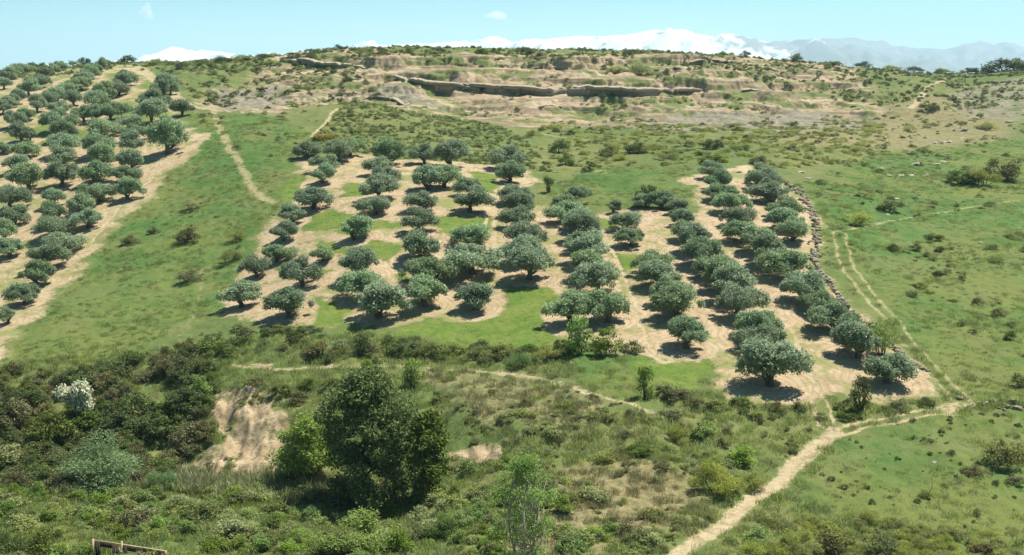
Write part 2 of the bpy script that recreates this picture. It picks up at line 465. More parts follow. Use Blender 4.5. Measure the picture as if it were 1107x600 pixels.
HILL = {
    "the hill grove's uppermost row at the skyline": [(4, 98, 14), (10, 91, 14), (16, 86, 14), (22, 81, 13)],
    "the hill grove's second row below the skyline": [(3, 125, 14), (8, 118, 16), (18, 114, 18), (32, 105, 18), (44, 97, 18), (50, 86, 13), (56, 83, 13), (62, 79, 13)],
    "the hill grove's long third row below the skyline": [(17, 140, 20), (28, 132, 16), (41, 123, 17), (53, 115, 16), (63, 111, 15), (72, 106, 15), (80, 102, 15), (88, 99, 16), (90, 92, 15), (96, 88, 15), (102, 83, 14), (110, 79, 14)],
    "the hill grove's fourth row, above the grass bank": [(65, 143, 26), (68, 125, 18), (79, 116, 16)],
    "the hill grove's fifth row, above the grass bank": [(91, 133, 18), (104, 134, 18), (120, 132, 19), (131, 130, 16), (106, 119, 20), (115, 114, 22), (128, 105, 20), (136, 95, 16), (134, 87, 11)],
    "the hill grove's row nearest the bare cliff": [(165, 135, 26), (159, 117, 15), (172, 121, 22), (178, 109, 24), (185, 104, 14), (183, 97, 16), (197, 127, 19)],
    "the lower hill grove's row beside the curving track": [(138, 217, 24), (133, 199, 20), (143, 185, 22), (144, 168, 22), (143, 154, 23), (142, 141, 20)],
    "the lower hill grove's second row from the track": [(96, 248, 22), (87, 233, 24), (98, 224, 26), (108, 219, 22), (104, 200, 27), (110, 183, 24), (105, 170, 26), (111, 150, 24)],
    "the lower hill grove's third row from the track": [(8, 351, 18), (28, 330, 26), (40, 309, 30), (51, 291, 30), (66, 274, 28), (58, 257, 28), (57, 244, 24), (58, 224, 20), (68, 203, 28), (68, 184, 24), (67, 170, 26), (69, 154, 20)],
    "the lower hill grove's leftmost row": [(11, 280, 26), (6, 263, 22), (15, 246, 26), (12, 228, 28), (30, 209, 30), (19, 189, 22), (25, 173, 22), (22, 156, 22), (32, 155, 14), (3, 167, 14)],
}
ORD = ['first', 'second', 'third', 'fourth', 'fifth', 'sixth', 'seventh', 'eighth', 'ninth', 'tenth', 'eleventh', 'twelfth', 'thirteenth', 'fourteenth', 'fifteenth', 'sixteenth', 'seventeenth', 'eighteenth', 'nineteenth', 'twentieth', 'last']
ol = []
for grp, tab in (('olive trees of the central grove', CENTRAL), ('olive trees of the hillside grove', HILL)):
    for row, lst in tab.items():
        for k, (px_, py_, w_) in enumerate(lst):
            ol.append((px_, py_, w_, 'olive tree, %s from the front in %s' % (ORD[k], row), grp))
N_CENTRAL = sum(len(v) for v in CENTRAL.values())
ol.append((181, 168, 31, 'large round olive tree standing alone above the curving track', 'olive trees of the hillside grove'))
OLIVE_G = ground_at([o[0] for o in ol], [o[1] - 1.5 for o in ol])

# distance of every spot of ground to the nearest olive: the soil is tilled in rings round each tree
near_olive = np.full(len(VX), 9.0)
for g in OLIVE_G:
    m = (np.abs(VX - g[0]) < 9) & (np.abs(VY - g[1]) < 9)
    near_olive[m] = np.minimum(near_olive[m], np.hypot(VX[m] - g[0], VY[m] - g[1]))

ring_ = sstep(2.3, 3.6, near_olive + 0.8 * fbm(VX / 2.5, VY / 2.5, 3))
soil = np.maximum(soil, np.minimum(1, orchard * 1.2) * (1 - ring_) * (near_olive < 8))
turf = turf * ring_
upper_ = region([(-60, 95), (30, 84), (60, 77), (150, 71), (180, 92), (200, 106), (192, 125), (180, 140), (100, 150), (0, 160), (-60, 170)], 4)
turf = np.maximum(turf, upper_ * 0.6 * sstep(-0.25, 0.35, fbm(VX / 9, VY / 14, 4)) * ring_ * (1 - track))
# ------------------------------------------------------------------ materials
class NT:
    def __init__(self, name):
        self.m = bpy.data.materials.new(name)
        self.m.use_nodes = True
        self.n = self.m.node_tree.nodes; self.l = self.m.node_tree.links
        self.n.clear()
        self.out = self.n.new('ShaderNodeOutputMaterial')
        self._tc = None
    def _in(self, node, i, v):
        if v is None:
            return
        if hasattr(v, 'is_linked'):
            self.l.new(v, node.inputs[i])
        else:
            if isinstance(v, tuple) and len(v) == 3 and node.inputs[i].type == 'RGBA':
                v = v + (1,)
            node.inputs[i].default_value = v
    def coord(self, kind='Object'):
        if self._tc is None:
            self._tc = self.n.new('ShaderNodeTexCoord')
        return self._tc.outputs[kind]
    def attr(self, name):
        a = self.n.new('ShaderNodeAttribute'); a.attribute_name = name
        return a.outputs['Fac']
    def noise(self, scale, detail=3, rough=0.55, vec=None, stretch=None, dist=0.0):
        t = self.n.new('ShaderNodeTexNoise')
        v = vec if vec is not None else self.coord()
        if stretch:
            mp = self.n.new('ShaderNodeMapping'); mp.inputs['Scale'].default_value = stretch
            self.l.new(v, mp.inputs[0]); v = mp.outputs[0]
        self.l.new(v, t.inputs['Vector'])
        t.inputs['Scale'].default_value = scale; t.inputs['Detail'].default_value = detail; t.inputs['Roughness'].default_value = rough
        t.inputs['Distortion'].default_value = dist
        return t.outputs[0]
    def math(self, op, a, b=None, c=None, clamp=False):
        m = self.n.new('ShaderNodeMath'); m.operation = op; m.use_clamp = clamp
        self._in(m, 0, a); self._in(m, 1, b); self._in(m, 2, c)
        return m.outputs[0]
    def rng(self, v, a, b, c=0.0, d=1.0):
        m = self.n.new('ShaderNodeMapRange'); m.interpolation_type = 'SMOOTHSTEP'
        self._in(m, 0, v); m.inputs[1].default_value = a; m.inputs[2].default_value = b; m.inputs[3].default_value = c; m.inputs[4].default_value = d
        return m.outputs[0]
    def mix(self, f, a, b, mode='MIX'):
        m = self.n.new('ShaderNodeMix'); m.data_type = 'RGBA'; m.blend_type = mode
        self._in(m, 0, f); self._in(m, 6, a); self._in(m, 7, b)
        return m.outputs[2]
    def bump(self, h, strength=0.5, dist=0.1):
        b = self.n.new('ShaderNodeBump'); b.inputs['Strength'].default_value = strength; b.inputs['Distance'].default_value = dist
        self.l.new(h, b.inputs['Height'])
        return b.outputs[0]
    def surf(self, col, rough=0.9, normal=None, spec=0.2, translucent=0.0, tcol=None):
        p = self.n.new('ShaderNodeBsdfPrincipled')
        self._in(p, 'Base Color', col); self._in(p, 'Roughness', rough)
        p.inputs['Specular IOR Level'].default_value = spec
        if normal is not None:
            self.l.new(normal, p.inputs['Normal'])
        sh = p.outputs[0]
        if translucent:
            t = self.n.new('ShaderNodeBsdfTranslucent'); self._in(t, 0, tcol if tcol is not None else col)
            mx = self.n.new('ShaderNodeMixShader'); mx.inputs[0].default_value = translucent
            self.l.new(sh, mx.inputs[1]); self.l.new(t.outputs[0], mx.inputs[2]); sh = mx.outputs[0]
        self.l.new(sh, self.out.inputs[0])
        return self.m
    def island(self):
        return self.n.new('ShaderNodeNewGeometry').outputs['Random Per Island']
    def obrand(self):
        return self.n.new('ShaderNodeObjectInfo').outputs['Random']


def ground_material():
    t = NT('ground')
    big = t.noise(0.045, 4, 0.6); mid = t.noise(0.35, 5, 0.65); fin = t.noise(2.2, 5, 0.7); tiny = t.noise(9.0, 3, 0.6)
    jit = t.math('ADD', t.math('ADD', t.math('MULTIPLY', t.math('SUBTRACT', mid, 0.5), 1.1), t.math('MULTIPLY', t.math('SUBTRACT', fin, 0.5), 1.2)), t.math('MULTIPLY', t.math('SUBTRACT', tiny, 0.5), 0.8))
    def wt(name, sh=0.0, k=0.5):
        return t.rng(t.math('ADD', t.attr(name), t.math('MULTIPLY', jit, k)), 0.28 + sh, 0.72 + sh)
    dull = t.mix(t.rng(mid, 0.35, 0.65), (0.105, 0.130, 0.036), (0.160, 0.165, 0.058))
    dull = t.mix(t.rng(big, 0.4, 0.62), dull, (0.088, 0.125, 0.034))
    dull = t.mix(t.rng(fin, 0.52, 0.72), dull, (0.19, 0.165, 0.085))
    dull = t.mix(t.rng(tiny, 0.56, 0.7), dull, (0.078, 0.098, 0.034))
    lush = t.mix(t.rng(mid, 0.3, 0.7), (0.052, 0.118, 0.026), (0.098, 0.150, 0.040))
    lush = t.mix(t.rng(big, 0.42, 0.6), lush, (0.128, 0.150, 0.040))
    lush = t.mix(t.math('MULTIPLY', t.rng(t.noise(0.13, 5, 0.7), 0.50, 0.62), 0.65), lush, (0.140, 0.150, 0.052))
    lush = t.mix(t.math('MULTIPLY', t.rng(t.noise(0.07, 4, 0.7, stretch=(1, 0.6, 1)), 0.52, 0.66), 0.7), lush, (0.050, 0.112, 0.022))
    lush = t.mix(t.math('MULTIPLY', t.rng(t.noise(4.5, 4, 0.75), 0.52, 0.66), 0.55), lush, (0.045, 0.080, 0.016))
    lush = t.mix(t.math('MULTIPLY', t.rng(fin, 0.55, 0.72), 0.6), lush, (0.135, 0.135, 0.06))
    lush = t.mix(t.math('MULTIPLY', t.rng(tiny, 0.55, 0.68), 0.6), lush, (0.03, 0.06, 0.016))
    turf = t.mix(t.rng(mid, 0.35, 0.65), (0.075, 0.140, 0.020), (0.130, 0.165, 0.034))
    turf = t.mix(t.math('MULTIPLY', t.rng(fin, 0.5, 0.7), 0.6), turf, (0.21, 0.19, 0.075))
    dry = t.mix(t.rng(fin, 0.35, 0.65), (0.135, 0.125, 0.05), (0.24, 0.20, 0.105))
    soil = t.mix(t.rng(mid, 0.3, 0.7), (0.335, 0.250, 0.150), (0.43, 0.335, 0.215))
    soil = t.mix(t.math('MULTIPLY', t.rng(t.noise(0.9, 4, 0.6, stretch=(1, 0.35, 1)), 0.5, 0.7), 0.6), soil, (0.28, 0.205, 0.108))
    soil = t.mix(t.math('MULTIPLY', t.rng(tiny, 0.5, 0.7), 0.45), soil, (0.25, 0.185, 0.10))
    ring = t.math('SINE', t.math('ADD', t.math('MULTIPLY', t.attr('near_olive'), 8.5), t.math('MULTIPLY', mid, 7.0)))
    soil = t.mix(t.math('MULTIPLY', t.rng(ring, 0.0, 1.0), 0.5), soil, (0.235, 0.168, 0.095))
    soil = t.mix(t.math('MULTIPLY', t.rng(t.noise(0.5, 6, 0.75), 0.52, 0.62), 0.5), soil, (0.22, 0.155, 0.088))
    soil = t.mix(t.math('MULTIPLY', t.rng(t.noise(5.0, 3, 0.8), 0.58, 0.66), 0.6), soil, (0.50, 0.42, 0.30))
    # sparse weeds on tilled soil
    soil = t.mix(t.math('MULTIPLY', t.rng(t.noise(0.16, 4, 0.65), 0.47, 0.62), t.rng(t.attr('near_olive'), 1.8, 4.2, 0.15, 0.85)), soil, (0.17, 0.185, 0.06))
    path = t.mix(t.rng(fin, 0.3, 0.7), (0.30, 0.238, 0.135), (0.40, 0.325, 0.195))
    path = t.mix(t.math('MULTIPLY', t.rng(t.noise(0.9, 5, 0.7), 0.48, 0.6), 0.7), path, (0.20, 0.165, 0.085))
    path = t.mix(t.math('MULTIPLY', t.rng(t.noise(6.0, 3, 0.8), 0.56, 0.66), 0.6), path, (0.50, 0.43, 0.31))
    scree = t.mix(t.rng(t.noise(0.25, 5, 0.65, stretch=(1, 0.25, 1.0)), 0.35, 0.65), (0.275, 0.198, 0.120), (0.375, 0.288, 0.190))
    scree = t.mix(t.math('MULTIPLY', t.rng(t.noise(0.55, 5, 0.65, stretch=(0.07, 0.07, 2.0)), 0.47, 0.58), 0.85), scree, (0.175, 0.138, 0.088))
    scree = t.mix(t.math('MULTIPLY', t.rng(t.noise(0.35, 4, 0.6, stretch=(0.06, 0.06, 2.4)), 0.55, 0.64), 0.7), scree, (0.42, 0.345, 0.235))
    scree = t.mix(t.rng(t.noise(0.14, 6, 0.75, stretch=(0.45, 0.8, 1.2)), 0.465, 0.55), scree, (0.120, 0.140, 0.045))
    scree = t.mix(t.math('MULTIPLY', t.rng(fin, 0.52, 0.7), 0.6), scree, (0.16, 0.13, 0.075))
    bank = t.mix(t.rng(t.noise(0.8, 4, 0.6, stretch=(1, 1, 0.3)), 0.35, 0.65), (0.29, 0.215, 0.122), (0.40, 0.315, 0.20))
    bank = t.mix(t.math('MULTIPLY', t.rng(t.noise(1.7, 6, 0.8), 0.5, 0.6), 0.75), bank, (0.17, 0.122, 0.068))
    bank = t.mix(t.math('MULTIPLY', t.rng(t.noise(0.45, 5, 0.75), 0.53, 0.6), 0.8), bank, (0.10, 0.115, 0.038))
    grey = t.mix(t.rng(mid, 0.35, 0.65), (0.17, 0.148, 0.108), (0.27, 0.232, 0.168))
    grey = t.mix(t.math('MULTIPLY', t.rng(fin, 0.45, 0.65), 0.7), grey, (0.09, 0.10, 0.05))
    col = t.mix(wt('lush'), dull, lush)
    col = t.mix(wt('dry', 0.05), col, dry)
    col = t.mix(wt('scree', 0.08, 0.9), col, scree)
    col = t.mix(wt('grey', 0.05, 0.6), col, grey)
    col = t.mix(wt('bank', 0.0, 0.5), col, bank)
    col = t.mix(wt('soil', 0.0, 0.95), col, soil)
    col = t.mix(wt('turf', 0.02, 0.85), col, turf)
    rutc = t.mix(t.rng(fin, 0.35, 0.65), (0.20, 0.185, 0.080), (0.31, 0.265, 0.145))
    col = t.mix(wt('rut', 0.05, 0.8), col, rutc)
    col = t.mix(wt('track', 0.05, 0.8), col, path)
    hh = t.math('ADD', t.math('MULTIPLY', fin, 0.6), t.math('MULTIPLY', tiny, 0.35))
    return t.surf(col, 0.95, t.bump(hh, 0.8, 0.22), 0.1)


def leaf_material(name, a, b, c=None, trans=0.25, vary=0.25, cfrac=0.12):
    t = NT(name)
    r = t.island()
    col = t.mix(t.rng(r, 0.0, 1.0), a, b)
    if c:
        col = t.mix(t.rng(t.math('FRACT', t.math('MULTIPLY', r, 7.31)), 1 - cfrac - 0.02, 1 - cfrac + 0.02), col, c)
    o = t.obrand()
    hs = t.n.new('ShaderNodeHueSaturation')
    t.l.new(col, hs.inputs['Color'])
    t.l.new(t.rng(o, 0, 1, 1 - vary, 1 + vary), hs.inputs['Value'])
    t.l.new(t.rng(t.math('FRACT', t.math('MULTIPLY', o, 13.7)), 0, 1, 0.486, 0.508), hs.inputs['Hue'])
    t.l.new(t.rng(t.math('FRACT', t.math('MULTIPLY', o, 5.7)), 0, 1, 0.85, 1.1), hs.inputs['Saturation'])
    return t.surf(hs.outputs[0], 0.7, None, 0.06, trans)


def bark_material(name, a, b):
    t = NT(name)
    n = t.noise(5, 4, 0.7, stretch=(1, 1, 0.25))
    return t.surf(t.mix(t.rng(n, 0.35, 0.65), a, b), 0.95, t.bump(n, 0.8, 0.05), 0.1)


def rock_material(name, a, b, c):
    t = NT(name)
    n = t.noise(1.3, 5, 0.65); m = t.noise(6, 4, 0.6)
    col = t.mix(t.rng(n, 0.35, 0.65), a, b)
    col = t.mix(t.math('MULTIPLY', t.rng(m, 0.5, 0.7), 0.7), col, c)
    crk = t.noise(0.7, 6, 0.8, stretch=(0.5, 0.5, 2.2))
    return t.surf(col, 0.92, t.bump(t.math('ADD', m, crk), 0.9, 0.2), 0.15)


M = {}
M['ground'] = ground_material()
M['olive'] = leaf_material('olive_leaves', (0.150, 0.215, 0.105), (0.275, 0.365, 0.195), (0.39, 0.485, 0.29), 0.42, 0.18, 0.22)
M['olive_bark'] = bark_material('olive_bark', (0.055, 0.045, 0.035), (0.13, 0.11, 0.085))
M['bark'] = bark_material('bark', (0.05, 0.04, 0.03), (0.11, 0.09, 0.065))
M['pale_bark'] = bark_material('pale_bark', (0.20, 0.18, 0.14), (0.34, 0.31, 0.25))
M['dark'] = leaf_material('dark_leaves', (0.055, 0.085, 0.024), (0.140, 0.185, 0.048), (0.23, 0.25, 0.08), 0.35)
M['brown'] = leaf_material('brown_twigs', (0.075, 0.064, 0.032), (0.170, 0.146, 0.068), (0.17, 0.20, 0.06), 0.2, 0.25, 0.4)
M['broom'] = leaf_material('broom_leaves', (0.190, 0.235, 0.056), (0.330, 0.360, 0.100), (0.42, 0.41, 0.11), 0.48)
M['leafy'] = leaf_material('green_leaves', (0.125, 0.205, 0.040), (0.240, 0.340, 0.078), (0.34, 0.40, 0.11), 0.48)
M['silver'] = leaf_material('silver_leaves', (0.135, 0.215, 0.070), (0.250, 0.360, 0.135), (0.33, 0.43, 0.19), 0.45, 0.08)
M['tree'] = leaf_material('tree_leaves', (0.070, 0.110, 0.022), (0.175, 0.230, 0.050), (0.29, 0.32, 0.10), 0.45, 0.1)
M['gorse'] = leaf_material('gorse_flowers', (0.10, 0.12, 0.03), (0.34, 0.25, 0.03), (0.42, 0.30, 0.03), 0.2)
M['blossom'] = leaf_material('white_blossom', (0.66, 0.66, 0.46), (0.80, 0.79, 0.62), (0.16, 0.22, 0.06), 0.4, 0.05, 0.2)
M['scrub'] = leaf_material('scrub_leaves', (0.145, 0.185, 0.058), (0.285, 0.325, 0.110), (0.38, 0.36, 0.15), 0.45, 0.3)
M['grass'] = leaf_material('grass_blades', (0.155, 0.230, 0.054), (0.290, 0.365, 0.098), (0.44, 0.40, 0.19), 0.5, 0.28)
M['straw'] = leaf_material('straw_blades', (0.24, 0.21, 0.10), (0.40, 0.35, 0.19), (0.15, 0.19, 0.06), 0.45, 0.2, 0.3)
M['reed'] = leaf_material('reed_blades', (0.15, 0.21, 0.068), (0.28, 0.33, 0.13), (0.52, 0.45, 0.26), 0.4, 0.25, 0.25)
M['stone'] = rock_material('field_stone', (0.25, 0.205, 0.14), (0.39, 0.335, 0.24), (0.12, 0.10, 0.07))
M['pale_stone'] = rock_material('pale_rock', (0.33, 0.29, 0.21), (0.45, 0.40, 0.31), (0.20, 0.175, 0.125))
M['ledge_rock'] = rock_material('ledge_rock', (0.27, 0.225, 0.15), (0.38, 0.32, 0.22), (0.16, 0.14, 0.10))
M['dark_wood'] = bark_material('dark_weathered_wood', (0.035, 0.024, 0.02), (0.085, 0.06, 0.05))
M['pale_wood'] = bark_material('pale_new_wood', (0.36, 0.27, 0.15), (0.50, 0.40, 0.25))


def snow_material():
    t = NT('mountain_snow')
    n = t.noise(0.005, 7, 0.72, stretch=(1, 0.5, 1)); g = t.attr('snow')
    f = t.rng(t.math('ADD', g, t.math('MULTIPLY', t.math('SUBTRACT', n, 0.5), 1.5)), 0.36, 0.54)
    rock = t.mix(t.rng(t.noise(0.004, 4), 0.4, 0.6), (0.10, 0.11, 0.09), (0.16, 0.16, 0.14))
    return t.surf(t.mix(f, rock, (0.62, 0.62, 0.61)), 0.8, None, 0.1)


M['snow'] = snow_material()

# ------------------------------------------------------------------ mesh helpers
def mesh_from(name, V, F, mats=None, smooth=False, mat_idx=None):
    """V (n,3) array; F (m,k) array of one face size"""
    me = bpy.data.meshes.new(name)
    V = np.asarray(V, np.float32); F = np.asarray(F, np.int32)
    k = F.shape[1]
    me.vertices.add(len(V)); me.vertices.foreach_set('co', V.ravel())
    me.loops.add(F.size); me.loops.foreach_set('vertex_index', F.ravel())
    me.polygons.add(len(F)); me.polygons.foreach_set('loop_start', np.arange(0, F.size, k, dtype=np.int32))
    try:
        me.polygons.foreach_set('loop_total', np.full(len(F), k, np.int32))
    except Exception:
        pass
    for m in (mats or []):
        me.materials.append(m)
    if mat_idx is not None:
        me.polygons.foreach_set('material_index', np.asarray(mat_idx, np.int32))
    if smooth:
        me.polygons.foreach_set('use_smooth', np.ones(len(F), bool))
    me.update(calc_edges=True)
    return me


def add_obj(name, me, parent=None, label=None, cat=None, group=None, kind=None):
    o = bpy.data.objects.new(name, me)
    COL.objects.link(o)
    if parent is not None:
        o.parent = parent
    if label: o['label'] = label
    if cat: o['category'] = cat
    if group: o['group'] = group
    if kind: o['kind'] = kind
    return o

# ------------------------------------------------------------------ the land itself
ii = np.arange((NR - 1) * (NC - 1)); r_, c_ = ii // (NC - 1), ii % (NC - 1)
a_ = r_ * NC + c_
land_me = mesh_from('ground', np.stack([VX, VY, HV], 1), np.stack([a_, a_ + 1, a_ + NC + 1, a_ + NC], 1), [M['ground']], smooth=True)
for nm, arr in (('soil', soil), ('turf', turf), ('track', track), ('bank', bank), ('lush', lush), ('scree', scree), ('grey', grey), ('dry', dry), ('near_olive', near_olive), ('rut', rut)):
    at_ = land_me.attributes.new(nm, 'FLOAT', 'POINT')
    at_.data.foreach_set('value', arr.astype(np.float32))
add_obj('ground', land_me, label='green valley slopes with tan tilled orchard soil and dirt tracks', cat='ground', kind='structure')

# ------------------------------------------------------------------ far mountains
def mountains(name, prof, Y0, depth, label, snowy, nx=500, ny=60, seed=0):
    P = np.array(prof, float)
    xs = np.linspace(P[0, 0], P[-1, 0], nx)
    rows = np.interp(xs, P[:, 0], P[:, 1]) + 2.5
    v = np.linspace(-1, 1, ny)
    GXp, GV = np.meshgrid(xs, v, indexing='ij')
    Yw = Y0 + GV * depth
    Xw = (GXp - PW / 2) / FPX * Y0 * 1.0127
    crest = np.array([float(pix_at(553, r, Y0)[2]) for r in rows])
    base = -90.0
    rel = (crest - base)[:, None]
    sh = 1 - np.abs(GV) ** 1.25
    n1 = fbm(Xw / 900 + seed, Yw / 900, 5); n2 = fbm(Xw / 330 + seed, Yw / 800 + 4, 4)
    Z = base + rel * sh + (np.abs(GV) ** 0.7) * sh * 560 * (n1 * 0.5 + 0.6 * (np.abs(n2) - 0.3)) + 14 * fbm(Xw / 200, Yw / 200 + seed, 4) * (0.35 + np.abs(GV))
    Xw2 = Xw * Yw / Y0 * 0.2 + Xw * 0.8
    V = np.stack([Xw2.ravel(), Yw.ravel(), Z.ravel()], 1)
    q = np.arange((nx - 1) * (ny - 1)); r, c = q // (ny - 1), q % (ny - 1); a = r * ny + c
    me = mesh_from(name, V, np.stack([a, a + ny, a + ny + 1, a + 1], 1), [M['snow']], smooth=True)
    s = snowy(GXp, Z).ravel().astype(np.float32)
    me.attributes.new('snow', 'FLOAT', 'POINT').data.foreach_set('value', s)
    return add_obj(name, me, label=label, cat='mountains', kind='structure')


mountains('snowy_mountains', [(-600, 90), (-200, 86), (60, 80), (120, 68), (160, 61), (185, 54), (200, 48), (215, 52), (240, 56), (270, 57), (300, 55), (350, 51), (400, 47), (440, 43), (480, 43), (520, 41), (560, 42),
                               (600, 37), (640, 35), (680, 33), (705, 28), (730, 31), (760, 36), (800, 39), (850, 43), (900, 47), (950, 55), (1000, 64), (1100, 80), (1300, 90)],
          10500, 2600, 'snow covered mountain range on the horizon behind the cliff',
          lambda p, z: 0.60 - 0.30 * sstep(725, 880, p) - 0.35 * sstep(840, 960, p) - 0.25 * (1 - sstep(40, 190, z)), seed=3)
mountains('blue_mountains', [(500, 96), (640, 84), (720, 66), (780, 50), (815, 43), (840, 40.5), (880, 38.5), (905, 38), (930, 42), (950, 46), (985, 50), (1010, 52), (1028, 47), (1045, 42), (1060, 46), (1070, 43), (1090, 47),
                              (1115, 46), (1150, 50), (1250, 56), (1400, 70), (1700, 96)],
          13500, 2300, 'bluish bare mountain ridge fading into haze beyond the crest',
          lambda p, z: 0.02 + p * 0, seed=9)
# ------------------------------------------------------------------ plant shapes (each built once, then shared)
def unit(v):
    return v / (np.linalg.norm(v, axis=-1, keepdims=True) + 1e-9)


def leaf_quads(r, blobs, n, size, aspect=0.45, shell=0.55, droop=0.0, flat=0.35):
    """n small pointed leaf sprays spread through the shells of a set of clumps"""
    B = np.array(blobs, float)                    # cx cy cz rx ry rz
    wgt = (B[:, 3] * B[:, 4] * B[:, 5]) ** 0.67
    k = r.choice(len(B), n, p=wgt / wgt.sum())
    d = unit(r.normal(size=(n, 3)))
    rad = (shell + (1 - shell) * r.random(n) ** 0.7) * (1 + 0.14 * r.normal(size=n))
    p = B[k, :3] + d * B[k, 3:] * rad[:, None]
    a = unit(r.normal(size=(n, 3)) + d * 0.5 + np.array([0, 0, -droop]))
    nrm = unit(d * (1 - flat) + r.normal(size=(n, 3)) * 0.8 + np.array([0, 0, 1.35]))
    b = unit(np.cross(nrm, a))
    s = size * (0.6 + 0.8 * r.random(n))[:, None]
    v = np.empty((n, 4, 3))
    v[:, 0] = p - a * s * 0.5
    v[:, 1] = p + b * s * aspect * 0.5 + a * s * 0.05
    v[:, 2] = p + a * s * 0.5
    v[:, 3] = p - b * s * aspect * 0.5 + a * s * 0.05
    return v.reshape(-1, 3)


def quads_mesh(name, V, mat):
    return mesh_from(name, V, np.arange(len(V)).reshape(-1, 4), [mat])


def tubes_mesh(name, tubes, mat, sides=7):
    Vs, Fs, off = [], [], 0
    for path, radii in tubes:
        P = np.array(path, float); n = len(P)
        T = unit(np.gradient(P, axis=0))
        ref = np.array([0.3, 0.9, 0.1])
        A_ = unit(np.cross(T, ref)); B_ = np.cross(T, A_)
        th = np.linspace(0, 2 * np.pi, sides, endpoint=False)
        ring = P[:, None] + np.array(radii)[:, None, None] * (np.cos(th)[None, :, None] * A_[:, None] + np.sin(th)[None, :, None] * B_[:, None])
        Vs.append(ring.reshape(-1, 3))
        for i in range(n - 1):
            for j in range(sides):
                j2 = (j + 1) % sides
                Fs.append((off + i * sides + j, off + i * sides + j2, off + (i + 1) * sides + j2, off + (i + 1) * sides + j))
        off += n * sides
    return mesh_from(name, np.vstack(Vs), np.array(Fs), [mat], smooth=True)


def limb(r, p0, p1, r0, r1, n=6, bend=0.15):
    p0 = np.array(p0, float); p1 = np.array(p1, float)
    t = np.linspace(0, 1, n)[:, None]
    L = np.linalg.norm(p1 - p0)
    w = r.normal(size=3) * bend * L
    P = p0 + (p1 - p0) * t + np.sin(t * np.pi) * w + np.sin(t * 2 * np.pi) * r.normal(size=3) * bend * 0.5 * L
    return P, r0 + (r1 - r0) * t[:, 0] ** 0.8


def olive_meshes(seed):
    r = np.random.default_rng(100 + seed)
    R = 2.6
    hs = r.uniform(1.0, 1.25)
    blobs = []
    ax, ay = r.uniform(0.82, 1.12), r.uniform(0.82, 1.12)
    off = r.normal(size=2) * 0.25
    for k in range(r.integers(10, 15)):                   # main clumps round the crown
        ang = r.random() * 2 * np.pi; q = r.uniform(0.3, 0.80)
        z = (0.62 + 1.35 * (1 - q * q) + r.uniform(-0.25, 0.45)) * hs
        s = r.uniform(0.55, 1.05)
        blobs.append((R * q * math.cos(ang) * ax + off[0], R * q * math.sin(ang) * ay + off[1], max(z, s * 0.72), s, s, s * r.uniform(0.65, 0.85)))
    for k in range(r.integers(3, 7)):                     # raised tops
        ang = r.random() * 2 * np.pi; q = r.uniform(0.0, 0.5)
        s = r.uniform(0.5, 0.95)
        blobs.append((R * q * math.cos(ang), R * q * math.sin(ang), (1.75 + r.uniform(-0.2, 0.65)) * hs, s, s, s * 0.8))
    for k in range(9):                                    # loose sprays
        ang = r.random() * 2 * np.pi; q = r.uniform(0.5, 0.86)
        s = r.uniform(0.28, 0.5)
        blobs.append((R * q * math.cos(ang) * ax, R * q * math.sin(ang) * ay, (0.65 + 1.25 * (1 - q * q) + r.uniform(0, 0.35)) * hs, s, s, s))
    r.shuffle(blobs)
    blobs = [tuple(b) for b in blobs]
    V = leaf_quads(r, blobs, 9500, 0.23, 0.45, 0.42, droop=0.3)
    V2 = leaf_quads(r, [(0, 0, 1.25 * hs, 1.45, 1.45, 0.75)], 1200, 0.28, 0.5, 0.2)
    V = np.vstack([V, V2])
    crown = quads_mesh('olive_crown', V, M['olive'])
    tubes = []
    lean = r.normal(size=2) * 0.15
    fork = np.array([lean[0], lean[1], r.uniform(0.45, 0.7)])
    P, q = limb(r, (0, 0, -0.35), fork, 0.34, 0.25, 6, 0.07)
    tubes.append((P, q))
    for k in range(r.integers(3, 5)):
        b = blobs[k * 3]
        P, q = limb(r, fork - [0, 0, 0.12], (b[0] * 0.75, b[1] * 0.75, b[2]), 0.17, 0.05, 7, 0.12)
        tubes.append((P, q))
        for j in (1, 2):
            b2 = blobs[k * 3 + j]
            tubes.append(limb(r, P[3], (b2[0] * 0.9, b2[1] * 0.9, b2[2]), 0.08, 0.025, 5, 0.1))
    trunk = tubes_mesh('olive_trunk', tubes, M['olive_bark'], 7)
    return crown, trunk


OLIVES = [olive_meshes(i) for i in range(14)]


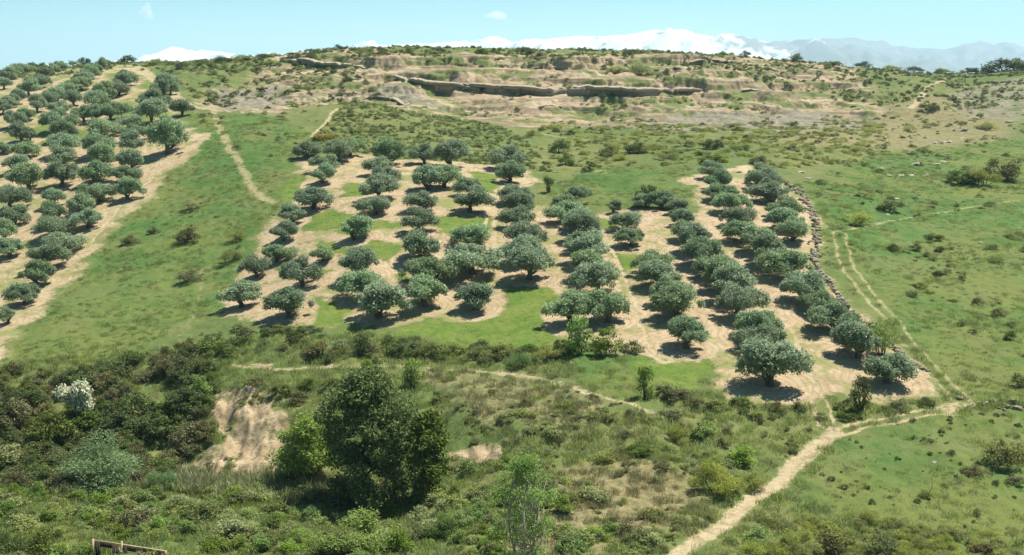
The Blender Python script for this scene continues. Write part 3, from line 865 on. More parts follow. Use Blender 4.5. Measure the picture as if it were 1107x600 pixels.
def bush_meshes(seed, mat, stem='bark', leaves=1500, size=0.075, aspect=0.5, shape='dome', spread=0.5):
    """a bush of about 1 unit across and 1 unit high"""
    r = np.random.default_rng(500 + seed)
    blobs = []
    for k in range(r.integers(12, 20)):
        ang = r.random() * 2 * np.pi; q = math.sqrt(r.random())
        if shape == 'dome':
            z = 0.14 + 0.66 * (1 - 0.75 * q * q) * r.uniform(0.25, 1.0); s = r.uniform(0.12, 0.24)
        elif shape == 'fan':
            z = r.uniform(0.15, 0.92); q = q * (0.3 + 0.7 * z); s = r.uniform(0.08, 0.17)
        else:
            z = r.uniform(0.2, 0.86); q = q * (0.95 - 0.9 * abs(z - 0.5)); s = r.uniform(0.14, 0.24)
        blobs.append((q * 0.42 * math.cos(ang), q * 0.42 * math.sin(ang), z, s, s, s * 0.8))
    V = leaf_quads(r, blobs, leaves, size, aspect, 0.4)
    V[:, 2] = np.maximum(V[:, 2], 0.0)
    fol = quads_mesh('bush_foliage', V, M[mat])
    tubes = []
    for k in range(7 if shape != 'tree' else 9):
        b = blobs[k]
        o = r.normal(size=2) * (0.05 if shape != 'tree' else 0.015)
        tubes.append(limb(r, (o[0], o[1], -0.06), (b[0], b[1], b[2] + 0.05), 0.018 if shape != 'tree' else 0.03, 0.005, 5, 0.08))
    st = tubes_mesh('bush_stems', tubes, M[stem], 5)
    return fol, st


BUSH = {}
for i, (k, mat, stem, shape, lv, sz, asp) in enumerate([
        ('dark', 'dark', 'bark', 'dome', 1500, 0.075, 0.5), ('brown', 'brown', 'bark', 'dome', 1700, 0.085, 0.28), ('broom', 'broom', 'bark', 'dome', 1700, 0.080, 0.22),
        ('leafy', 'leafy', 'bark', 'dome', 1700, 0.075, 0.5), ('silver', 'silver', 'bark', 'dome', 7000, 0.040, 0.3), ('leafy_fine', 'leafy', 'bark', 'dome', 8000, 0.034, 0.55), ('broom_fine', 'broom', 'bark', 'dome', 6000, 0.045, 0.25), ('small_tree', 'leafy', 'bark', 'tree', 1400, 0.075, 0.55),
        ('dark_tree', 'dark', 'bark', 'tree', 1600, 0.07, 0.5), ('gorse', 'gorse', 'bark', 'dome', 900, 0.07, 0.5), ('scrub', 'scrub', 'bark', 'dome', 700, 0.10, 0.4)]):
    BUSH[k] = [bush_meshes(i * 10 + v, mat, stem, lv, sz, asp, shape) for v in range(4)]


def tuft_mesh(seed, mat, blades, height, spread, width, lean=0.5):
    r = np.random.default_rng(900 + seed)
    n = blades
    q = np.sqrt(r.random(n)) * spread; an = r.random(n) * 2 * np.pi
    p = np.stack([q * np.cos(an), q * np.sin(an), np.full(n, -0.03)], 1)
    h = height * (0.5 + 0.7 * r.random(n))
    ln = r.normal(size=(n, 2)) * lean * h[:, None] * 0.6
    side = unit(np.stack([r.normal(size=n), r.normal(size=n), np.zeros(n)], 1)) * width * 0.5
    tip = p + np.stack([ln[:, 0], ln[:, 1], h], 1)
    midp = p + np.stack([ln[:, 0] * 0.35, ln[:, 1] * 0.35, h * 0.55], 1)
    v = np.empty((n, 4, 3))
    v[:, 0] = p - side * 0.7; v[:, 1] = p + side * 0.7; v[:, 2] = midp * 0.4 + tip * 0.6 + side * 0.5; v[:, 3] = tip - side * 0.3
    return quads_mesh('tuft', v.reshape(-1, 3), M[mat])


# ------------------------------------------------------------------ the olive trees
OLIVE_POS = []
for k, (o, g) in enumerate(zip(ol, OLIVE_G)):
    root = bpy.data.objects.new('olive_tree', None)
    COL.objects.link(root)
    root.empty_display_size = 0.3
    s = o[2] * g[1] / FPX / (4.1 if k < N_CENTRAL else 3.3)
    root.location = g
    root.rotation_euler = (0, 0, random.random() * 6.28)
    hz = s * random.uniform(0.86, 1.08) * (1.0 if k < N_CENTRAL else 1.08)
    s *= random.uniform(0.92, 1.1)
    if o[2] == 31:
        hz *= 1.3
    s_ = s
    root.scale = (s * random.uniform(0.95, 1.06), s * random.uniform(0.95, 1.06), hz)
    root['label'] = o[3]; root['category'] = 'olive tree'; root['group'] = o[4]
    c, t = OLIVES[(k * 5 + random.randrange(3)) % len(OLIVES)]
    add_obj('crown', c, root); add_obj('trunk', t, root)
    OLIVE_POS.append((g[0], g[1], s * 2.6))

# ------------------------------------------------------------------ single shrubs and small trees: (x, foot y, width, height, kind, label[, group])
SH = [
    (204, 262, 32, 19, 'brown', 'wide brown shrub in the middle of the green meadow'),
    (140, 264, 20, 14, 'brown', 'sparse brown shrub below the lower hill grove track'),
    (166, 252, 14, 10, 'brown', 'small brown tuft between two larger meadow shrubs'),
    (249, 284, 30, 22, 'broom', 'round yellowish bush beside the central grove soil edge'),
    (257, 258, 24, 14, 'broom', 'pale broom bush just above the round yellowish one'),
    (204, 304, 26, 18, 'brown', 'dark brown bush above the faint meadow path'),
    (207, 226, 24, 12, 'scrub', 'pale loose shrub high in the green meadow'),
    (225, 379, 38, 17, 'dark', 'wide dark bush at the terrace corner below the meadow'),
    (254, 371, 20, 10, 'dark', 'low dark bush next to the terrace corner bush'),
    (266, 362, 20, 15, 'brown', 'brown shrub under the front olive of the corner'),
    (300, 358, 26, 8, 'dark', 'low dark hedge clump under the grove front edge'),
    (334, 358, 28, 8, 'dark', 'flat dark shrub on the terrace lip below two olives'),
    (345, 386, 38, 20, 'brown', 'broad brown thicket on the terrace bank above the path'),
    (371, 378, 26, 16, 'scrub', 'grey-green thicket on the terrace bank'),
    (389, 386, 26, 32, 'dark_tree', 'dark upright bush on the terrace bank'),
    (406, 384, 26, 20, 'brown', 'brown thicket beside the dark upright bush'),
    (430, 384, 24, 22, 'dark', 'dark bush on the bank left of the grey hedge'),
    (448, 383, 26, 20, 'scrub', 'first grey-green shrub of the hedge below the turf'),
    (470, 383, 28, 20, 'scrub', 'second grey-green shrub of the hedge below the turf'),
    (494, 384, 26, 19, 'scrub', 'third grey-green shrub of the hedge below the turf'),
    (515, 390, 30, 22, 'broom', 'tall straw-green shrub in the hedge below the turf'),
    (545, 384, 28, 18, 'scrub', 'speckled grey shrub in the hedge below the turf'),
    (562, 396, 26, 22, 'silver', 'silvery shrub with dark foot in front of the hedge'),
    (590, 391, 34, 22, 'broom', 'wide straw-green bush at the hedge end'),
    (627, 384, 32, 46, 'small_tree', 'bright green shrub tree at the foot of the seventh row'),
    (655, 383, 36, 34, 'leafy', 'leafy green bush beside the bright shrub tree'),
    (684, 380, 26, 14, 'dark', 'low dark bush at the soil edge behind the leafy bush'),
    (397, 412, 20, 26, 'small_tree', 'small green tree on the footpath above the ravine tree'),
    (446, 420, 28, 34, 'small_tree', 'small airy tree below the footpath with dark shadow'),
    (472, 432, 9, 18, 'silver', 'tiny silvery sapling on the grassy bank'),
    (697, 431, 24, 38, 'small_tree', 'crooked small tree by the path end and turf patch'),
    (735, 432, 34, 16, 'brown', 'brown shrub behind the crooked small tree'),
    (718, 424, 22, 12, 'dark', 'dark low shrub at the lower turf patch'),
    (953, 384, 30, 40, 'small_tree', 'green sapling tree growing out of the stone wall'),
    (930, 446, 27, 44, 'dark_tree', 'slim green tree in front of the corner olives'),
    (914, 452, 22, 12, 'dark', 'blackish bush at the foot of the slim tree'),
    (800, 437, 26, 12, 'dark', 'dark bush under the ninth row front olive'),
    (840, 444, 24, 12, 'brown', 'brown bush on the terrace edge beside the wheel ruts'),
    (862, 443, 18, 10, 'dark', 'small dark bush left of the wheel ruts'),
    (975, 440, 30, 12, 'scrub', 'grey scrub on the terrace lip under the corner soil'),
    (1002, 439, 20, 14, 'dark', 'dark scrub at the corner of the terrace lip'),
    (775, 442, 26, 14, 'scrub', 'scrubby bush below the terrace left of the dark bush'),
    (752, 438, 20, 12, 'brown', 'brown bush at the terrace bend'),
    (88, 458, 38, 46, 'blossom_tree', 'round white flowering tree on the dark ravine slope'),
    (107, 530, 96, 70, 'silver', 'big silvery-green willow bush above the reed bed'),
    (174, 532, 34, 40, 'silver', 'smaller silvery bush beside the bare earth bank'),
            (386, 598, 92, 58, 'leafy', 'smooth bright green mound bush in front of the ravine tree'),
    (775, 533, 60, 46, 'broom', 'large yellow-green bush on the slope above the track'),
    (812, 528, 34, 30, 'broom', 'yellowish bush closest to the dirt track'),
    (805, 500, 40, 22, 'leafy', 'green bush behind the yellow-green pair'),
    (727, 448, 30, 10, 'scrub', 'low scrub on the end of the footpath'),
    (62, 418, 16, 18, 'dark', 'small dark bush at the meadow bottom, far left of slope'),
    (30, 422, 22, 16, 'dark', 'dark shrub at the top of the ravine slope'),
    (50, 425, 26, 14, 'brown', 'brown shrub at the top of the ravine slope'),
    (118, 420, 30, 26, 'brown', 'tall brownish bush right above the flowering tree'),
    (155, 412, 26, 18, 'scrub', 'green-brown shrub at the meadow foot'),
    (178, 408, 28, 22, 'brown', 'brown bush on the slope top below the meadow'),
    (200, 442, 40, 30, 'dark', 'dark green bush left of the bare bank top'),
    (216, 428, 28, 26, 'leafy', 'bright green bush just above the bare bank'),
    (146, 448, 40, 34, 'dark', 'dark thick bush right of the flowering tree'),
    (168, 472, 44, 34, 'dark', 'dark bush in the middle of the ravine slope'),
    (128, 470, 40, 34, 'dark', 'dark bush directly behind the willow bush'),
    (55, 478, 46, 40, 'dark', 'dark shaded thicket left of the willow bush'),
    (60, 512, 34, 30, 'brown', 'brown thicket at the foot of the ravine slope'),
    (20, 460, 46, 34, 'brown', 'brown thicket high at the left picture edge'),
    (18, 500, 44, 30, 'scrub', 'grey thicket low at the left picture edge'),
    (95, 462, 40, 22, 'dark', 'blackish bush under the white flowering tree'),
    (200, 480, 40, 34, 'brown', 'brown bush on the left rim of the bare bank'),
    (305, 425, 26, 16, 'dark', 'dark bush on top of the bare bank'),
    (275, 416, 26, 13, 'brown', 'brown bush overhanging the bare bank'),
    (335, 420, 24, 14, 'dark', 'blackish bush above the ravine left of the tall tree'),
    (360, 418, 24, 12, 'dark', 'dark bush right behind the tall ravine tree'),
    (322, 434, 26, 14, 'brown', 'brown scrub between bare bank and ravine tree'),
    (8, 600, 46, 52, 'leafy', 'green bush in the bottom left corner'),
    (48, 600, 44, 34, 'dark', 'dark green bush beside the wooden fence'),
    (90, 600, 22, 20, 'leafy', 'leafy clump touching the fence post'),
    (20, 566, 34, 22, 'dark', 'dark bush above the corner bush'),
    (105, 560, 40, 20, 'dark', 'dark bush above the fence'),
    (150, 572, 44, 34, 'brown', 'brown-green bush right behind the fence'),
    (215, 562, 46, 26, 'dark', 'dark green bush in the reeds left of the bank'),
    (255, 580, 46, 26, 'scrub', 'grey-green bush between fence and mound bush'),
    (300, 560, 40, 22, 'scrub', 'grey scrub between reeds and mound bush'),
    (430, 600, 40, 34, 'leafy', 'loose green bush right of the mound bush'),
    (480, 580, 44, 34, 'leafy', 'green bush between mound bush and airy poplar'),
    (620, 590, 36, 24, 'scrub', 'dry bush right of the airy poplar'),
    (680, 580, 36, 22, 'brown', 'brown bush on the straw slope'),
    (640, 540, 34, 22, 'scrub', 'scrub bush on the slope above the straw'),
    (705, 560, 32, 18, 'brown', 'brown scrub left of the dirt track'),
    (655, 500, 30, 18, 'scrub', 'scrub bush above the airy poplar slope'),
    (600, 470, 28, 14, 'scrub', 'low scrub in the middle of the slope'),
    (550, 452, 24, 10, 'scrub', 'low scrub on the grassy bank'),
    (690, 490, 32, 18, 'leafy', 'green scrub on the slope left of the yellow bushes'),
    (735, 475, 34, 20, 'broom', 'yellow-green scrub below the terrace bend'),
    (760, 470, 30, 18, 'leafy', 'green scrub below the terrace lip'),
    (860, 592, 46, 30, 'broom', 'broom bush right of the track start'),
    (905, 596, 50, 34, 'brown', 'brown-green bush along the bottom edge'),
    (950, 598, 40, 34, 'scrub', 'grey bush along the bottom edge'),
    (990, 598, 44, 28, 'broom', 'yellow-green bush along the bottom edge'),
    (820, 588, 34, 22, 'leafy', 'green bush on the right verge of the track'),
    (1085, 503, 44, 34, 'brown', 'big brown bush in the lower right meadow'),
    (1100, 492, 34, 26, 'broom', 'yellow-green bush behind the big brown one'),
    (1050, 512, 24, 12, 'brown', 'low brown shrub left of the big brown bush'),
    (1098, 522, 22, 12, 'brown', 'low brown shrub below the big brown bush'),
    (1000, 538, 16, 9, 'dark', 'dark tuft with a bare leaning twig in the meadow'),
    (1065, 600, 40, 16, 'brown', 'brown scrub at the bottom right corner'),
    (1100, 417, 20, 18, 'dark', 'round dark bush at the right picture edge'),
    (927, 241, 34, 22, 'broom', 'grass-green broom bush beside the wall bend'),
    (963, 228, 28, 16, 'dark', 'dark-footed bush above the meadow path'),
    (1040, 198, 40, 20, 'dark', 'left half of the big meadow thicket, dark'),
    (1062, 200, 42, 30, 'broom', 'yellow-green middle of the big meadow thicket'),
    (1084, 193, 40, 30, 'brown', 'brown right part of the big meadow thicket'),
    (1010, 258, 22, 8, 'dark', 'flat dark shrub above the shrub cluster of the meadow'),
    (966, 271, 14, 9, 'brown', 'brown shrub beside the wheel ruts'),
    (1016, 272, 12, 8, 'dark', 'dark shrub in the middle of the meadow cluster'),
    (990, 270, 14, 8, 'dark', 'dark shrub on the left of the meadow cluster'),
    (1000, 277, 11, 7, 'brown', 'brown shrub at the centre of the meadow cluster'),
    (1013, 298, 12, 8, 'dark', 'dark shrub at the lower end of the meadow cluster'),
    (1023, 295, 10, 7, 'dark', 'small dark shrub at the lower right of the cluster'),
    (1040, 302, 9, 8, 'brown', 'lone brown shrub right of the meadow cluster'),
    (1058, 330, 14, 12, 'brown', 'brown shrub below the meadow cluster'),
    (1078, 342, 16, 11, 'brown', 'brown shrub halfway down the right meadow'),
    (1092, 368, 14, 14, 'dark', 'dark upright shrub in the right meadow'),
    (1052, 360, 11, 8, 'brown', 'little brown shrub left of the upright one'),
    (1038, 352, 10, 7, 'brown', 'tiny brown shrub in mid right meadow'),
    (700, 214, 24, 20, 'dark', 'blackish round bush behind the loose olive group'),
    (593, 208, 16, 18, 'dark_tree', 'dark small tree on green ground behind the sixth row'),
    (612, 178, 18, 16, 'leafy', 'green bush behind the orchard path'),
    (635, 186, 14, 8, 'dark', 'small dark bush beside the pale path stub'),
    (770, 178, 30, 16, 'dark', 'dark thicket behind the topmost ninth row tree'),
    (820, 178, 22, 14, 'brown', 'brown bush behind the wall bend row'),
    (350, 152, 30, 11, 'gorse', 'yellow flowering gorse behind the back corner olives'),
    (372, 154, 24, 10, 'gorse', 'orange-yellow gorse beside the back corner olives'),
    (574, 147, 14, 9, 'gorse', 'small yellow gorse by the far footpath'),
    (605, 165, 22, 18, 'dark', 'dark bush on the knoll end by the far footpath'),
    (1085, 78, 44, 16, 'dark', 'dark tree mass on the right skyline'),
    (1103, 76, 30, 18, 'dark', 'dark trees at the right end of the skyline'),
    (1060, 80, 26, 10, 'dark', 'low dark trees on the right skyline'),
]
# skyline bushes
sk = [(22, 79, 14, 9), (35, 76, 10, 8), (48, 72, 12, 10), (58, 71, 10, 8), (78, 70, 14, 9), (92, 68, 16, 9), (103, 67, 14, 12), (118, 70, 12, 8), (138, 68, 18, 10), (166, 70, 22, 9), (196, 74, 14, 9), (215, 68, 18, 6), (240, 67, 22, 7),
      (262, 65, 22, 8), (285, 63, 18, 7), (346, 54, 14, 6), (365, 54, 12, 7), (443, 57, 14, 9), (476, 57, 12, 8), (520, 57, 16, 7), (568, 58, 16, 9), (585, 60, 14, 6), (678, 60, 12, 7), (780, 60, 10, 7), (799, 60, 12, 7), (852, 64, 14, 10), (862, 66, 12, 7),
      (900, 71, 22, 7), (925, 72, 20, 8), (955, 74, 22, 8), (978, 76, 18, 9), (1010, 77, 20, 8), (1035, 78, 18, 7), (690, 82, 26, 18), (665, 80, 24, 14), (1005, 120, 22, 12), (985, 142, 18, 12), (1070, 140, 24, 12), (740, 158, 24, 14), (690, 165, 30, 14), (720, 172, 26, 12), (660, 168, 24, 12), (770, 160, 26, 14), (800, 162, 24, 12)]
for k, (a, b, c, d) in enumerate(sorted(sk[:33]) + sorted(sk[33:])):
    kind = ['dark', 'scrub', 'dark', 'leafy'][k % 4] if k < 33 else ['dark', 'broom', 'broom'][k % 3]
    SH.append((a, b, c, d, kind, None, 'bushes along the skyline' if k < 33 else 'bushes on the far slope'))
G_ = ground_at([s[0] for s in SH], [s[1] for s in SH])
seen = {}
SHRUB_POS = []
for k, (s, g) in enumerate(zip(SH, G_)):
    px_, py_, w_, h_, kind, label = s[:6]
    grp = s[6] if len(s) > 6 else None
    if g[1] > 480:                                   # line of sight slips over the crest: put it on the crest
        Yc = np.arange(300, 480, 1.0); xx = (px_ - PW / 2) / FPX * Yc * 1.01
        pr = project(xx, Yc, H(xx, Yc))[1]; j = int(np.argmin(pr)); g = np.array([xx[j], Yc[j], float(H(xx[j], Yc[j]))])
    if label is None:
        if grp.startswith('bushes along'):
            near = [(0, 70, 'above the topmost hill olives'), (70, 130, 'behind the long third hill row'), (130, 205, 'above the hill track head'), (205, 300, 'on the dark ridge before the cliff'), (300, 420, 'on the cliff top above the first ledge'),
                    (420, 600, 'on the cliff top before the snow peaks'), (600, 760, 'on the rim under the highest peak'), (760, 880, 'on the rim where the snow ends'), (880, 1120, 'on the ridge below the blue mountains')]
            where = [n for a, b, n in near if a <= px_ < b][0]; noun = 'skyline bush'
        elif py_ < 100:
            where = 'on the bare cliff face above the ledge'; noun = 'green bush'
        elif px_ > 900:
            where = 'on the stony far right slope'; noun = 'green bush'
        else:
            where = 'in the flat behind the central grove'; noun = 'yellow-green bush'
        seen[where] = seen.get(where, 0) + 1
        label = '%s %s, %s from the left' % (noun, where, ORD[seen[where] - 1])
    u = g[1] / FPX
    wm, hm = w_ * u, h_ * u * 1.08
    kk = 'small_tree' if kind == 'blossom_tree' else kind
    if w_ > 40 and kind in ('leafy', 'broom') and py_ > 400:
        kk = kind + '_fine'
    fol, st = BUSH[kk][k % 4]
    nm = {'small_tree': 'small_tree', 'dark_tree': 'small_tree', 'blossom_tree': 'blossom_tree'}.get(kind, 'bush')
    root = bpy.data.objects.new(nm, None)
    COL.objects.link(root)
    root.location = g - np.array([0, 0, 0.05 * hm]); root.rotation_euler = (0, 0, random.random() * 6.28)
    root.scale = (wm * 1.05, wm * 1.05, hm)
    root['label'] = label; root['category'] = {'bush': 'bush'}.get(nm, 'tree')
    if grp: root['group'] = grp
    if kind == 'blossom_tree':
        r = np.random.default_rng(4)
        bl = [(r.normal() * 0.15, r.normal() * 0.15, 0.72 + r.normal() * 0.10, 0.22, 0.22, 0.17) for _ in range(14)]
        fol = quads_mesh('blossom_crown', leaf_quads(r, bl, 3600, 0.065, 0.8, 0.6), M['blossom'])
    add_obj('foliage' if nm == 'bush' else 'crown', fol, root)
    add_obj('stems' if nm == 'bush' else 'trunk', st, root)
    if 'bare leaning twig' in label:
        rt = np.random.default_rng(3)
        add_obj('twig', tubes_mesh('twig', [limb(rt, (0, 0, -0.1), (0.35, 0.1, 2.6), 0.03, 0.008, 6, 0.03)], M['bark'], 5), root)
        root.rotation_euler = (0, 0, 0)
    SHRUB_POS.append((g[0], g[1], wm))
# ------------------------------------------------------------------ the two big trees of the foreground
def big_tree(px_, py_, width, height, seed, mat, bark, leaves, lsize, label, blob_n=46, low=0.12, stems=1, name='broadleaf_tree', blob=(0.09, 0.16)):
    g = ground_at([px_], [py_])[0]
    u = g[1] / FPX
    Wm, Hm = width * u, height * u * 1.05
    r = np.random.default_rng(seed)
    blobs = []
    for k in range(blob_n):
        z = low + (1 - low) * r.random() ** 0.85
        prof = min(1.0, 1.5 * math.sin(min(1.0, (z - low) / (1 - low) * 0.95 + 0.1) * math.pi * 0.93)) * r.uniform(0.75, 1.05)
        a = r.random() * 6.283; q = math.sqrt(r.random()) * 0.46 * prof
        s = r.uniform(*blob)
        blobs.append((q * math.cos(a) * Wm, q * math.sin(a) * Wm, z * Hm * 0.93, s * Wm, s * Wm, s * Wm * 0.8))
    root = bpy.data.objects.new(name, None); COL.objects.link(root)
    root.location = g - np.array([0, 0, 0.1]); root['label'] = label; root['category'] = 'tree'
    add_obj('crown', quads_mesh('tree_crown', leaf_quads(r, blobs, leaves, lsize, 0.5, 0.5), M[mat]), root)
    tubes = []
    for s_ in range(stems):
        o = r.normal(size=2) * (0.0 if stems == 1 else 0.14 * Wm)
        top = np.array([o[0] * 1.6, o[1] * 1.6, Hm * (0.8 if stems == 1 else 0.62)])
        P, q = limb(r, (o[0], o[1], -0.3), top, 0.032 * Hm / stems ** 1.1, 0.006 * Hm, 9, 0.03)
        tubes.append((P, q))
        for b in blobs[s_::stems][:14]:
            i = int(np.clip((b[2] / Hm / 0.8 - 0.25) * 8, 1, 7))
            tubes.append(limb(r, P[i], b[:3], q[i] * 0.45, 0.02, 5, 0.08))
    add_obj('trunk', tubes_mesh('tree_trunk', tubes, M[bark], 7), root)
    return root


big_tree(397, 550, 114, 160, 11, 'tree', 'bark', 34000, 0.30, 'tall dark broad tree standing in the ravine bottom', 120, 0.0, blob=(0.09, 0.16))
big_tree(336, 522, 78, 74, 15, 'leafy', 'bark', 7000, 0.32, 'spreading leafy tree left of the dark ravine tree', 44, 0.04, blob=(0.11, 0.19))
big_tree(464, 534, 56, 96, 16, 'tree', 'bark', 7000, 0.32, 'dark tree with light top right of the ravine tree', 44, 0.06, blob=(0.14, 0.22))
big_tree(566, 612, 84, 132, 12, 'leafy', 'pale_bark', 11000, 0.15, 'airy pale poplar with thin bare stems at the bottom edge', 90, 0.06, 7, 'poplar_tree', (0.07, 0.13))

# ------------------------------------------------------------------ dry stone wall along the grove
def stone_mesh(seed, flat=0.7):
    r = np.random.default_rng(2000 + seed)
    import bmesh
    bm = bmesh.new()
    bmesh.ops.create_icosphere(bm, subdivisions=1, radius=0.5)
    for v in bm.verts:
        v.co = Vector((np.sign(v.co.x) * abs(v.co.x) ** 0.75, np.sign(v.co.y) * abs(v.co.y) ** 0.75, np.sign(v.co.z) * abs(v.co.z) ** 0.7)) * r.uniform(0.8, 1.15)
        v.co.z *= flat
    me = bpy.data.meshes.new('stone'); bm.to_mesh(me); bm.free()
    return me


STONES = [stone_mesh(i) for i in range(6)]
for m_ in STONES: m_.materials.append(M['stone'])
PALE = [stone_mesh(20 + i, 0.45) for i in range(4)]
for m_ in PALE: m_.materials.append(M['pale_stone'])


def stone_wall(line, label, n, height, smin, smax, name='dry_stone_wall', thick=0.5):
    P = ground_at([p[0] for p in line], [p[1] for p in line])[:, :2]
    d = np.concatenate([[0], np.cumsum(np.linalg.norm(np.diff(P, axis=0), axis=1))])
    root = bpy.data.objects.new(name, None); COL.objects.link(root)
    root.location = (P[0, 0], P[0, 1], float(H(P[0, 0], P[0, 1])))
    root['label'] = label; root['category'] = 'stone wall'
    for k in range(n):
        t = (k + random.random()) / n * d[-1]
        x = np.interp(t, d, P[:, 0]) + random.gauss(0, thick * 0.4); y = np.interp(t, d, P[:, 1]) + random.gauss(0, thick * 0.4)
        s = random.uniform(smin, smax)
        z = float(H(x, y)) + random.random() ** 1.3 * height * (0.6 + 0.4 * math.sin(t * 0.7)) + s * 0.1
        o = bpy.data.objects.new('stone', STONES[k % 6]); COL.objects.link(o)
        o.parent = root
        o.location = (x - P[0, 0], y - P[0, 1], z - root.location[2])
        o.rotation_euler = (random.gauss(0, 0.25), random.gauss(0, 0.25), random.random() * 6.28)
        o.scale = (s * random.uniform(0.9, 1.5), s, s * random.uniform(0.7, 1.0))


stone_wall([(846, 196), (862, 205), (874, 222), (883, 242), (884, 262), (878, 280)], 'pale dry stone wall bending round the far corner of the grove', 150, 0.45, 0.28, 0.58, thick=0.9)
stone_wall([(878, 280), (886, 293), (900, 312), (916, 334), (932, 348), (945, 356)], 'dark dry stone wall running down beside the grove', 120, 0.6, 0.28, 0.5, thick=0.4)
stone_wall([(962, 372), (975, 384), (990, 395), (1004, 402)], 'low stone edge by the corner olives next to the ruts', 36, 0.25, 0.3, 0.55)
stone_wall([(1046, 438), (1062, 437), (1078, 438), (1107, 437), (1130, 436)], 'broken row of stones at the track bend', 26, 0.05, 0.25, 0.7, name='stone_row', thick=1.6)

rocks = [(1008, 155, 7), (1040, 141, 9), (1022, 154, 9), (985, 166, 9), (988, 178, 9), (1012, 178, 8), (1020, 175, 6), (961, 190, 6), (975, 190, 7), (995, 178, 5), (1010, 168, 5), (985, 190, 6), (1092, 132, 8), (968, 215, 6), (952, 182, 5), (955, 150, 6), (1000, 190, 6),
         (865, 186, 8), (797, 186, 8), (874, 193, 6), (1060, 262, 4), (965, 310, 4), (960, 232, 5), (1040, 150, 6), (1075, 150, 6), (930, 140, 6), (900, 150, 6), (850, 160, 7), (881, 176, 5), (1010, 500, 5), (916, 530, 4), (1075, 505, 6)]
G_ = ground_at([r[0] for r in rocks], [r[1] for r in rocks])
rocks = sorted(rocks)
G_ = ground_at([r[0] for r in rocks], [r[1] for r in rocks])
seen = {}
for k, (r, g) in enumerate(zip(rocks, G_)):
    o = add_obj('field_rock', PALE[k % 4])
    s = r[2] * g[1] / FPX
    o.location = g + np.array([0, 0, s * 0.02]); o.scale = (s * 1.2, s * 0.8, s * 0.55); o.rotation_euler = (random.gauss(0, .15), random.gauss(0, .15), random.gauss(0, 0.5))
    if r[1] > 400:
        o['label'] = 'pale stone lying in the lower right meadow'; o['group'] = 'stones in the lower right meadow'
    elif r[0] < 900:
        o['label'] = 'pale flat rock in grass behind the stone wall bend'; o['group'] = 'rocks behind the wall bend'
    elif r[1] > 205:
        o['label'] = 'pale stone in the meadow near the shrub cluster'; o['group'] = 'stones in the upper meadow'
    else:
        o['label'] = 'pale flat rock scattered on the upper right meadow'; o['group'] = 'rocks of the upper right meadow'
    o['category'] = 'rock'
    q = o['label']; seen[q] = seen.get(q, 0) + 1
    if seen[q] <= 20:
        o['label'] = q + ', %s from the left' % ORD[seen[q] - 1]
    else:
        o['label'] = q + ', towards the right edge'

# ------------------------------------------------------------------ hard rock beds jutting out of the cliff
def rock_ledge(line, label, face, layers, seed, jut=1.0):
    """beds of rock following a contour; line = foot of the dark face"""
    P = ground_at([p[0] for p in line], [p[1] for p in line])
    d = np.concatenate([[0], np.cumsum(np.linalg.norm(np.diff(P[:, :2], axis=0), axis=1))])
    n = int(d[-1] / 0.45) + 2
    t = np.linspace(0, d[-1], n)
    C = np.stack([np.interp(t, d, P[:, k]) for k in range(3)], 1)
    k_ = np.exp(-np.linspace(-2, 2, 15) ** 2); k_ /= k_.sum()
    C = np.stack([np.convolve(np.pad(C[:, k], 7, 'edge'), k_, 'valid') for k in range(3)], 1)
    root = bpy.data.objects.new('rock_ledge', None); COL.objects.link(root)
    root.location = C[n // 2]; root['label'] = label; root['category'] = 'rock ledge'; root['group'] = 'rock ledges of the cliff'
    r = np.random.default_rng(seed)
    z = 0.0
    for q in range(layers):
        th = face * ((0.68, 0.32)[q] if layers == 2 else (0.45, 0.33, 0.22)[q] if layers == 3 else 1.0)
        blk = np.cumsum(r.random(n) < 0.3)                       # joints: blocks of rock stand proud by different amounts
        off = r.uniform(-0.45, 0.45, blk[-1] + 1)[blk] * jut
        big = fbm(t / 11 + seed, t * 0 + q, 3)
        front = -(0.15 + 1.25 * q / max(1, layers - 1)) * jut - off - 0.9 * big
        env = np.minimum(1, np.minimum(t, d[-1] - t) / 8.0) * (0.1 + 0.9 * sstep(-0.62, -0.25, fbm(t / 16 + seed * 5, t * 0 + q * 0.2, 4, 0.6)))
        drop = r.uniform(-0.1, 0.1, blk[-1] + 1)[blk] + 0.7 * fbm(t / 20 + 3 * seed, t * 0 + 1.5, 4, 0.55) - 1.0 - 0.9 * (1 - env)
        yF = C[:, 1] + front * env + 1.2 * (1 - env)
        z0 = C[:, 2] + z + drop; z1 = z0 + th
        yB = C[:, 1] + 4.0 + z
        V = np.stack([np.stack([C[:, 0], yB, z0], 1), np.stack([C[:, 0], yF + 0.25, z0], 1), np.stack([C[:, 0], yF, z1 - 0.12], 1), np.stack([C[:, 0], yF + 0.2, z1], 1), np.stack([C[:, 0], yB, z1 + 0.35], 1)], 1)
        V = V - C[n // 2]
        F = []
        for i in range(n - 1):
            for j in range(5):
                a, b = i * 5 + j, i * 5 + (j + 1) % 5
                F.append((a, b, b + 5, a + 5))
        add_obj('rock_bed', mesh_from('rock_bed', V.reshape(-1, 3), np.array(F), [M['ledge_rock']]), root)
        z += th * 0.96


